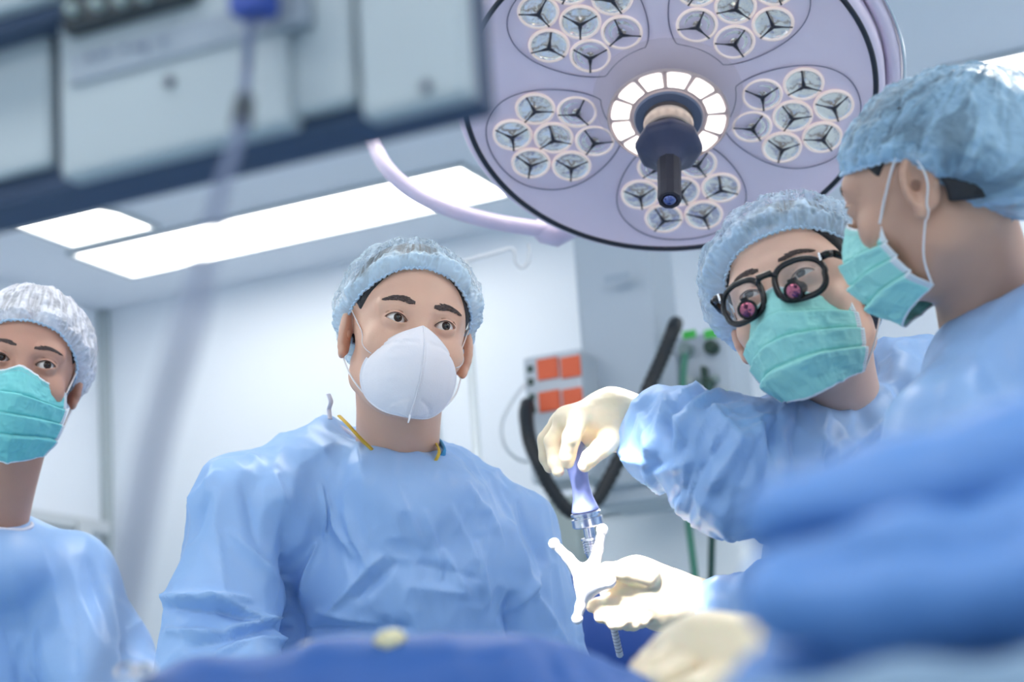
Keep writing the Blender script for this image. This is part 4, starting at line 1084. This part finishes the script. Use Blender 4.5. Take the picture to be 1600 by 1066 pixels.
a, b = bx_at(822, 550, 914, 752, DB-.06, .14); sp = MB().box(a, b, bev=.01).build('socket_box', m_pp, pd); yfs = a[1]
def on_y(x, y, yy): v = P(x, y, 1)-C0; return C0+v*(yy-C0[1])/v[1]
def plate(name, x0, y0, x1, y1, yy, m, par, t=.006, bev=.002):
    A_ = on_y(x0, y1, yy); B_ = on_y(x1, y0, yy); C_ = on_y(x0, y0, yy); D_ = on_y(x1, y1, yy)
    MB().box(((A_[0]+C_[0])/2, yy-t, (A_[2]+D_[2])/2), ((B_[0]+D_[0])/2, yy+.002, (B_[2]+C_[2])/2), bev=bev).build(name, m, par)
def knob(x, y, yy, r, m, par, name='outlet', ln=.03):
    c = on_y(x, y, yy); M_ = Matrix.Translation(c)@Matrix.Rotation(math.radians(90), 4, 'X'); autosmooth(MB().lathe([(r, 0), (r, ln*.6), (r*.8, ln*.62), (r*.75, ln), (.0001, ln)], 28, M_, caps=False).build(name, m, par))
for (x0, y0, x1, y1) in ((840, 560, 873, 593), (877, 557, 908, 590), (843, 611, 876, 643), (880, 607, 911, 639)): plate('orange_socket', x0, y0, x1, y1, yfs, m_org, sp)
for (x, y) in ((829, 577), (830, 597), (832, 621), (833, 641)): plate('indicator', x-4, y-5, x+4, y+5, yfs, m_dkg, sp)
a, b = bx_at(1062, 518, 1146, 655, DB-.06, .14); gp = MB().box(a, b, bev=.01).build('gas_box', m_pg, pd); yfg = a[1]
for (x0, y0, x1, y1) in ((1067, 517, 1087, 529), (1101, 515, 1122, 528), (1121, 614, 1138, 627)): plate('green_label', x0, y0, x1, y1, yfg, m_grn, gp, .003, 0)
knob(1114, 544, yfg, .017, m_dkg, gp); knob(1074, 548, yfg, .017, mat('outlet_grey', (130, 150, 150), .4), gp)
knob(1110, 600, yfg, .013, m_dkg, gp); knob(1078, 600, yfg, .016, mat('outlet_light', (196, 206, 206), .4), gp)
plate('outlet_bar', 1103, 575, 1109, 625, yfg, m_dkg, gp, .03); plate('outlet_bar', 1085, 590, 1124, 600, yfg, mat('outlet_grey', (130, 150, 150), .4), gp, .012)
MB().box(*[q_+np.array([0, -.02, 0]) for q_ in bx_at(1025, 560, 1064, 640, DB-.03, .06)]).build('side_bracket', m_pg, pd)
hz = thing('black_hose', 'thick black corrugated hose looping under the orange sockets', 'hose', tuple(P(870, 780, DB-.2)))
Lh = spline(pk((824, 632, DB-.07), (822, 650, DB-.13), (828, 690, DB-.2), (842, 725, DB-.22), (862, 765, DB-.22), (893, 800, DB-.22), (928, 785, DB-.22), (952, 748, DB-.2), (985, 680, DB-.18), (1012, 610, DB-.16), (1034, 560, DB-.13), (1052, 516, DB-.12), (1056, 505, DB-.05)), 14)
MB().tube(Lh, .0165+.0018*np.sin(np.arange(len(Lh))*2.2), n=12).build('hose_tube', m_hose, hz, True)
for nm, pts, col, lab in (('gas_hose', [(1070, 552), (1067, 600), (1069, 700), (1074, 800), (1086, 905), (1092, 1010)], (72, 132, 112), 'green thin hose hanging from the gas outlets, the left one'),
                          ('gas_hose', [(1108, 600), (1112, 700), (1113, 800), (1111, 915), (1110, 1010)], (34, 72, 66), 'dark green thin hose hanging from the gas outlets, the right one')):
    t = MB().tube(spline(pk(*[(x, y, DB-.12) for x, y in pts]), 8), .0085, n=10).build(nm, mat('hose_'+lab[:5], col, .5), None, True); tag(t, lab, 'hose')
t = MB().tube(spline(pk((822, 600, DB-.03), (806, 618, DB-.08), (784, 660, DB-.1), (788, 696, DB-.1), (806, 716, DB-.08), (824, 722, DB-.03)), 8), .004, n=8).build('white_cable', mat('cable_white', (214, 220, 226), .5), None, True); tag(t, 'thin white cable looping left of the orange sockets', 'cable')
# white machine under the pendant
a, b = bx_at(872, 792, 1185, 1400, DB+.1, .42); a[2] = 0
mc = thing('anaesthesia_cart', 'white equipment cart standing below the grey pendant', 'medical cart', ((a[0]+b[0])/2, (a[1]+b[1])/2, 0))
m_wm = mat('cart_white', (240, 244, 248), .4)
MB().box((a[0], a[1], .1), (b[0], b[1], b[2]), bev=.02).build('cabinet', m_wm, mc)
MB().box((a[0]-.02, a[1]-.02, b[2]-.002), (b[0]+.02, b[1]+.02, b[2]+.02), bev=.008).build('worktop', mat('cart_top', (196, 206, 214), .4), mc)
for zz in (.25, .55, .85):
    dwr = MB().box((a[0]+.03, a[1]-.012, zz), (b[0]-.03, a[1]+.004, zz+.26), bev=.006).build('drawer', m_wm, mc)
    MB().tube([(a[0]+.15, a[1]-.03, zz+.2), (b[0]-.15, a[1]-.03, zz+.2)], .007).build('drawer_handle', m_ss, dwr)
for (x, y) in ((a[0]+.05, a[1]+.05), (b[0]-.05, a[1]+.05), (a[0]+.05, b[1]-.05), (b[0]-.05, b[1]-.05)):
    MB().lathe([(.0001, -.02), (.05, -.018), (.05, .018), (.0001, .02)], 24, Matrix.Translation((x, y, .05))@Matrix.Rotation(math.radians(90), 4, 'X')).build('caster', m_hose, mc, True)
a, b = bx_at(858, 775, 905, 905, DB-.1, .12); a[2] = 0
mo = thing('equipment_stand', 'narrow grey equipment stand under the black hose', 'equipment stand', ((a[0]+b[0])/2, a[1]+.06, 0))
MB().box(a, b, bev=.01).build('post', mat('stand_grey', (160, 172, 170), .5), mo); MB().box((a[0]-.1, a[1]-.1, 0), (b[0]+.1, b[1]+.1, .06), bev=.02).build('base', m_pg, mo)
# drip stand behind the man
dd_ = 3.9
iv = thing('drip_stand', 'slim steel drip stand with an upturned hook beside the respirator man', 'drip stand', tuple(P(748, 900, dd_)*np.array([1, 1, 0])))
bt = P(726, 412, dd_); bt2 = np.array([bt[0], bt[1], .05])
MB().tube([bt2, bt], .009, n=14).build('pole', mat('pole_white', (206, 214, 218), .35, .2), iv, True)
MB().tube(spline(pk((724, 409, dd_), (745, 403, dd_), (780, 393, dd_), (797, 388, dd_), (804, 395, dd_), (806, 410, dd_), (814, 418, dd_), (824, 412, dd_), (827, 398, dd_), (826, 381, dd_)), 10), .0036, n=10).build('hook', mat('hook_steel', (206, 210, 214), .3, .3), iv, True)
for k in range(5):
    a_ = k*2*math.pi/5; MB().tube([bt2+[0, 0, .06], bt2+np.array([.28*math.cos(a_), .28*math.sin(a_), .0])], .012, n=8).build('leg', m_ss, iv, True)

# ------------------------------------------------------------------ drapes on the operating table
m_dr = mat('drape_blue', (52, 98, 170), .55, bump=.15, bscale=50); m_nvd = mat('drape_navy', (46, 84, 160), .6)
m_drl = mat('drape_light', (82, 128, 190), .5, bump=.15, bscale=30)
fh = np.array([-math.sin(YAW), math.cos(YAW), 0]); rh = np.array([math.cos(YAW), math.sin(YAW), 0])
# table under the drapes
tb = thing('operating_table', 'operating table hidden under the blue drapes', 'operating table', tuple(fh*1.75+rh*.02))
Mt = Matrix.Translation(Vector(fh*1.72+rh*.05))@Matrix.Rotation(YAW, 4, 'Z')
MB().box((-.22, -.5, .78), (.24, .52, .88), Mt, bev=.03).build('table_top', m_hose, tb)
MB().box((-.12, -.2, .08), (.14, .2, .78), Mt, bev=.02).build('column', m_ss, tb); MB().box((-.2, -.42, 0), (.22, .42, .09), Mt, bev=.02).build('base', m_ss, tb)
def drape(name, f, lo, hi, m, label, cat, cr=(), amp=.003, seed=1, h=.006, group=None):
    V, Q = polygonize(f, lo, hi, h, 1); d, n = grad(f, V, h); V = V+n*(crumple(V, amp, seed)+creases(V, n, cr))[:, None]
    return tag(mk(name, V, Q, m), label, cat, group)
PD = [(150, 1155, 1.42, 62), (330, 1128, 1.40, 72), (520, 1110, 1.38, 82), (690, 1106, 1.38, 84), (840, 1113, 1.38, 80), (980, 1138, 1.40, 80)]
f_pd = U(.05, cones(PD, .05), rc(P(160, 1300, 1.5), P(1100, 1300, 1.5), .07, .07), rc(P(300, 1420, 1.75), P(1000, 1420, 1.75), .12, .12))
lo, hi = bounds(PD+[(160, 1300, 1.5, 160), (1100, 1300, 1.5, 160), (300, 1420, 1.75, 230), (1000, 1420, 1.75, 230)]); lo[2] = .884
drape('patient_drape', f_pd, lo, hi, m_dr, 'blue drape mounded over the patient along the bottom of the picture', 'drape', [(850, 1000, 880, 1066, -9, 10), (905, 1005, 930, 1066, -8, 9), (700, 990, 720, 1066, 5, 10), (780, 1000, 800, 1066, 5, 10), (960, 1020, 985, 1066, -6, 9)], amp=.003, seed=61)
ND = [(850, 1010, 3.25, 105), (920, 1008, 3.25, 100), (1010, 1030, 3.22, 105), (1130, 1040, 3.2, 110)]
f_nd = U(.05, cones(ND, .04), rc(P(880, 1180, 3.25), P(1130, 1180, 3.2), .12, .12)); lo, hi = bounds(ND+[(880, 1180, 3.25, 130), (1130, 1180, 3.2, 130)])
drape('instrument_table_drape', f_nd, lo, hi, m_nvd, 'dark blue drape seen between the middle man and the lower glove', 'drape', amp=.004, seed=71, h=.008)
nt_ = thing('instrument_table', 'small steel table carrying the dark blue drape', 'table', tuple(P(1000, 1100, 3.22)*np.array([1, 1, 0])))
c_ = P(1000, 1100, 3.22); MB().box((c_[0]-.17, c_[1]-.12, lo[2]-.06), (c_[0]+.17, c_[1]+.12, lo[2]+.002), bev=.01).build('tray', m_ss, nt_)
for sx in (-1, 1):
    for sy in (-1, 1): MB().tube([(c_[0]+sx*.14, c_[1]+sy*.1, 0), (c_[0]+sx*.14, c_[1]+sy*.1, lo[2]-.05)], .012).build('leg', m_ss, nt_, True)
# near drape screen at the right
dn = .74
S1 = [(1235, 812, .80, 66), (1400, 785, .80, 80), (1600, 735, .80, 92), (1850, 690, .80, 100)]
S2 = [(1235, 930, .765, 76), (1420, 915, .75, 96), (1640, 890, .75, 108), (1900, 870, .75, 110)]
S3 = [(1225, 1080, .79, 76), (1450, 1070, .78, 100), (1700, 1040, .78, 110), (1900, 1010, .78, 110)]
f_ns = U(.012, cones(S1, .02), cones(S2, .02), cones(S3, .02), rc(P(1240, 1250, .79), P(1900, 1250, .79), .05, .05), rc(P(1240, 1500, .79), P(1900, 1500, .79), .05, .05))
lo, hi = bounds(S1+S2+S3+[(1240, 1500, .79, 210), (1900, 1500, .79, 210)], .01)
drape('anaesthesia_drape', f_ns, lo, hi, m_drl, 'large out-of-focus blue drape in heavy folds, lower right foreground', 'drape', [(1170, 860, 1400, 850, -10, 7), (1400, 850, 1610, 820, -10, 7)], amp=.003, seed=81, h=.004)
ns_z = lo[2]+.004
GB = [(1185, 1135, .70, 60), (1420, 1118, .69, 68), (1700, 1095, .69, 78), (1950, 1080, .69, 80)]
ns_lo = lo[2]
scr = thing('drape_screen', 'metal screen frame holding up the near drape at the right', 'screen', tuple(P(1600, 1500, .79)*np.array([1, 1, 0])))
for x in (1320, 1800):
    p = P(x, 1480, .79); p[2] = ns_z; MB().tube([(p[0], p[1], 0), p], .012).build('post', m_ss, scr, True); MB().tube([np.array([p[0], p[1], .015])-fh*.2, np.array([p[0], p[1], .015])+fh*.2], .014).build('foot', m_ss, scr, True)
f_gb = U(.02, cones(GB, .02), rc(P(1200, 1290, .70), P(1950, 1270, .70), .03, .03)); lo, hi = bounds(GB+[(1200, 1290, .7, 140), (1950, 1270, .7, 140)], .005); lo[2] = ns_lo
drape('folded_sheet', f_gb, lo, hi, mat('sheet_grey_blue', (112, 138, 164), .7), 'grey-blue folded sheet along the bottom right edge, in front of the blue drape', 'sheet', amp=.001, seed=85, h=.004)
# resting gloved hand, pale and blurred, in front of the drape
hd_ = [cones([(1240, 1050, 1.42, 62), (1160, 1030, 1.43, 58), (1098, 1018, 1.44, 52), (1060, 1024, 1.45, 44)], .02)]
hf = [fing([(1075, 1000, 1.47, 22), (1040, 1010, 1.48, 19), (1015, 1030, 1.47, 17), (1005, 1046, 1.46, 14)]), fing([(1065, 1010, 1.45, 22), (1028, 1024, 1.45, 19), (1002, 1046, 1.44, 17), (996, 1062, 1.43, 14)]),
      fing([(1060, 1025, 1.43, 22), (1025, 1042, 1.42, 19), (1004, 1062, 1.41, 17), (1000, 1078, 1.41, 14)]), fing([(1065, 1045, 1.41, 20), (1035, 1062, 1.40, 17), (1018, 1080, 1.40, 14)]), fing([(1120, 1060, 1.40, 26), (1080, 1076, 1.38, 20), (1050, 1085, 1.38, 17)])]
glove(rw, hd_+hf, P(1120, 1040, 1.43)-.13, P(1120, 1040, 1.43)+.13, seed=9, h=.0025)
V, Q = polygonize(cones([(1225, 1048, 1.42, 66), (1330, 1060, 1.5, 80), (1500, 1050, 1.75, 100), (1500, 1000, 1.9, 105)], .03), P(1400, 1050, 1.6)-.34, P(1400, 1050, 1.6)+.34, .006, 1)
d, n = grad(cones([(1225, 1048, 1.42, 66), (1330, 1060, 1.5, 80), (1500, 1050, 1.75, 100), (1500, 1000, 1.9, 105)], .03), V, .006)
mk('gown_sleeve', V+n*crumple(V, .004, 91)[:, None], Q, m_gown, rw)
# small things lying on the drape, blurred
def ringclamp(x, y, d, lab, s=1.0, rz=0):
    t = thing('surgical_clamp', lab, 'surgical tool', tuple(P(x, y, d)), group='clamps lying on the drape')
    for sx in (-1, 1):
        c = P(x+sx*12*s, y, d); MB().tube([c+.0075*s*(math.cos(q)*RT+math.sin(q)*(.5*UP+.85*FW)) for q in np.linspace(0, 2*math.pi, 24, endpoint=False)], .0018, n=8, closed=True).build('finger_ring', m_ss, t, True)
        MB().tube([c+.008*s*FW, P(x+sx*3, y-2, d+.05), P(x+40*s, y+4, d+.11)], [.002, .002, .0012], n=8).build('shank', m_ss, t, True)
ringclamp(212, 1050, 1.37, 'steel clamp with finger rings at the lower left of the drape')
ringclamp(498, 1014, 1.37, 'steel clamp resting on the drape below the middle man', .9)
t = thing('gauze_swab', 'small crumpled yellowish gauze on the drape below the middle man', 'gauze', tuple(P(607, 996, 1.37)))
V, Q = polygonize(U(.01, ell(P(600, 1004, 1.37), (.008, .008, .005)), ell(P(614, 1002, 1.37), (.008, .01, .0055))), P(607, 996, 1.37)-.03, P(607, 996, 1.37)+.03, .0014)
mk('gauze', V+(.0016*ridged(V*220, 5))[:, None], Q, mat('gauze_cream', (222, 214, 176), .9), t)

# ------------------------------------------------------------------ near equipment beam, top left
m_eq = mat('equipment_grey', (158, 170, 178), .5); m_eqd = mat('equipment_slate', (48, 66, 94), .6); m_eqk = mat('equipment_black', (34, 44, 52), .5)
dE = 1.15
yE = P(400, 220, dE)[1]
def onE(x, y): return on_y(x, y, yE)
eq = thing('equipment_beam', 'large blurred grey equipment housing with a slate underside, top left foreground', 'medical equipment', (onE(400, 100)[0], yE, 1.6))
xa, xb = onE(-260, 200)[0], onE(726, 200)[0]; zb = onE(400, 232)[2]
def zb_at(x, y): return onE(x, y)[2]
xbb = onE(724, 190)[0]
z_top = zb+.42
def bxE(name, x0, x1, ybot, ytop, fr, m, par=eq, dep=.009, bev=.004, xm=None):
    """box on the front of the beam: picture columns x0..x1, its lower front edge at picture row ybot (at its middle)"""
    xm = xm or (x0+x1)/2; A_ = on_y(x0, ybot, yE-fr); B_ = on_y(x1, ybot, yE-fr); zl = on_y(xm, ybot, yE-fr)[2]; zt = on_y(xm, ytop, yE-fr)[2]
    return MB().box((A_[0], yE-fr, zl), (B_[0], yE-fr+dep, zt), bev=bev).build(name, m, par)
# underside plate: near edge hidden by the housings, far edge seen
za = onE(400, 226)[2]
far = zplane(360, 283, za); nearp = zplane(400, 200, za)
bm_ = MB().box((xa, yE-.0, za), (xbb, far[1], za+.42), bev=.004).build('underside', m_eqd, eq)
bxE('left_housing', -260, 80, 268, -200, .01, m_eq, xm=30)
bxE('main_housing', 92, 452, 236, -200, .02, m_eq, xm=270, dep=.018)
bxE('middle_housing', 455, 556, 168, -200, .012, m_eq, dep=.011)
bxE('end_housing', 563, 729, 166, -200, .018, m_eq, dep=.016)
bxE('upper_strip', -260, 96, 42, 8, .03, m_eqd, dep=.03, xm=40); bxE('top_strip', -260, 90, 4, -60, .04, m_eq, dep=.03, xm=40)
ks = bxE('connector_bay', 92, 300, 26, -60, .03, m_eqk, dep=.03, xm=190); 
for i, (x, y) in enumerate(((118, 17), (157, 9), (194, 3), (230, -4))): knob(x, y, yE-.03, .0036, mat('port_pale', (150, 168, 170), .4), ks, 'port', .008)
bxE('shade_band', 105, 480, 84, 34, .0225, mat('shade_band_grey', (138, 150, 164), .6), dep=.01, bev=.001, xm=290)  # band of shade across the housing, put in as a darker grey strip
rq = random.Random(8)
for k in range(9): 
    x = 135+k*14+rq.randint(-4, 4); 
    if k % 4 != 3: bxE('label_mark', x, x+8, 92-k*3+rq.randint(-5, 5), 84-k*3, .024, mat('label_ink', (108, 120, 140), .6), dep=.004, bev=0)
knob(266, 128, yE-.02, .0035, mat('screw_dark', (70, 78, 92), .5), eq, 'screw', .003); knob(667, 136, yE-.018, .0035, mat('screw_dark', (70, 78, 92), .5), eq, 'screw', .003)
# carrying arm of the beam up to the ceiling
MB().box((xa+.05, yE+.0, zb+.40), (xa+.25, yE+.12, H), bev=.01).build('ceiling_arm', m_eq, eq)
cbn = thing('blue_plug_cable', 'dark cable with a royal blue plug hanging from the near equipment', 'cable', tuple(P(392, 20, 1.1)))
yC = yE-.045
pl_ = on_y(392, 0, yC); pl2 = on_y(392, 40, yC)
MB().box((pl_[0]-.0115, yC-.008, pl2[2]+.006), (pl_[0]+.0115, yC+.014, pl_[2]+.04), bev=.004).build('plug', mat('plug_blue', (36, 66, 150), .45), cbn)
cp = spline([(on_y(x, y, yC)-C0)*max(.58, 1-max(0, y-120)/900)+C0 for x, y in ((391, 34), (388, 70), (385, 120), (381, 165), (376, 200), (366, 235), (352, 275), (342, 310), (326, 370), (316, 425), (303, 480), (285, 545), (262, 620), (240, 700), (222, 790), (205, 880), (190, 960), (170, 1030), (150, 1090), (140, 1160))], 8)
n_ = len(cp); rad = np.where(np.arange(n_) < n_*.16, .0042, .0036)
MB().tube(cp, .0030, n=10).build('cable', mat('cable_slate', (88, 100, 130), .45), cbn, True)
i0 = int(n_*.175); MB().tube(cp[i0-3:i0+5], .0058, n=12).build('strain_relief', m_eqk, cbn, True)
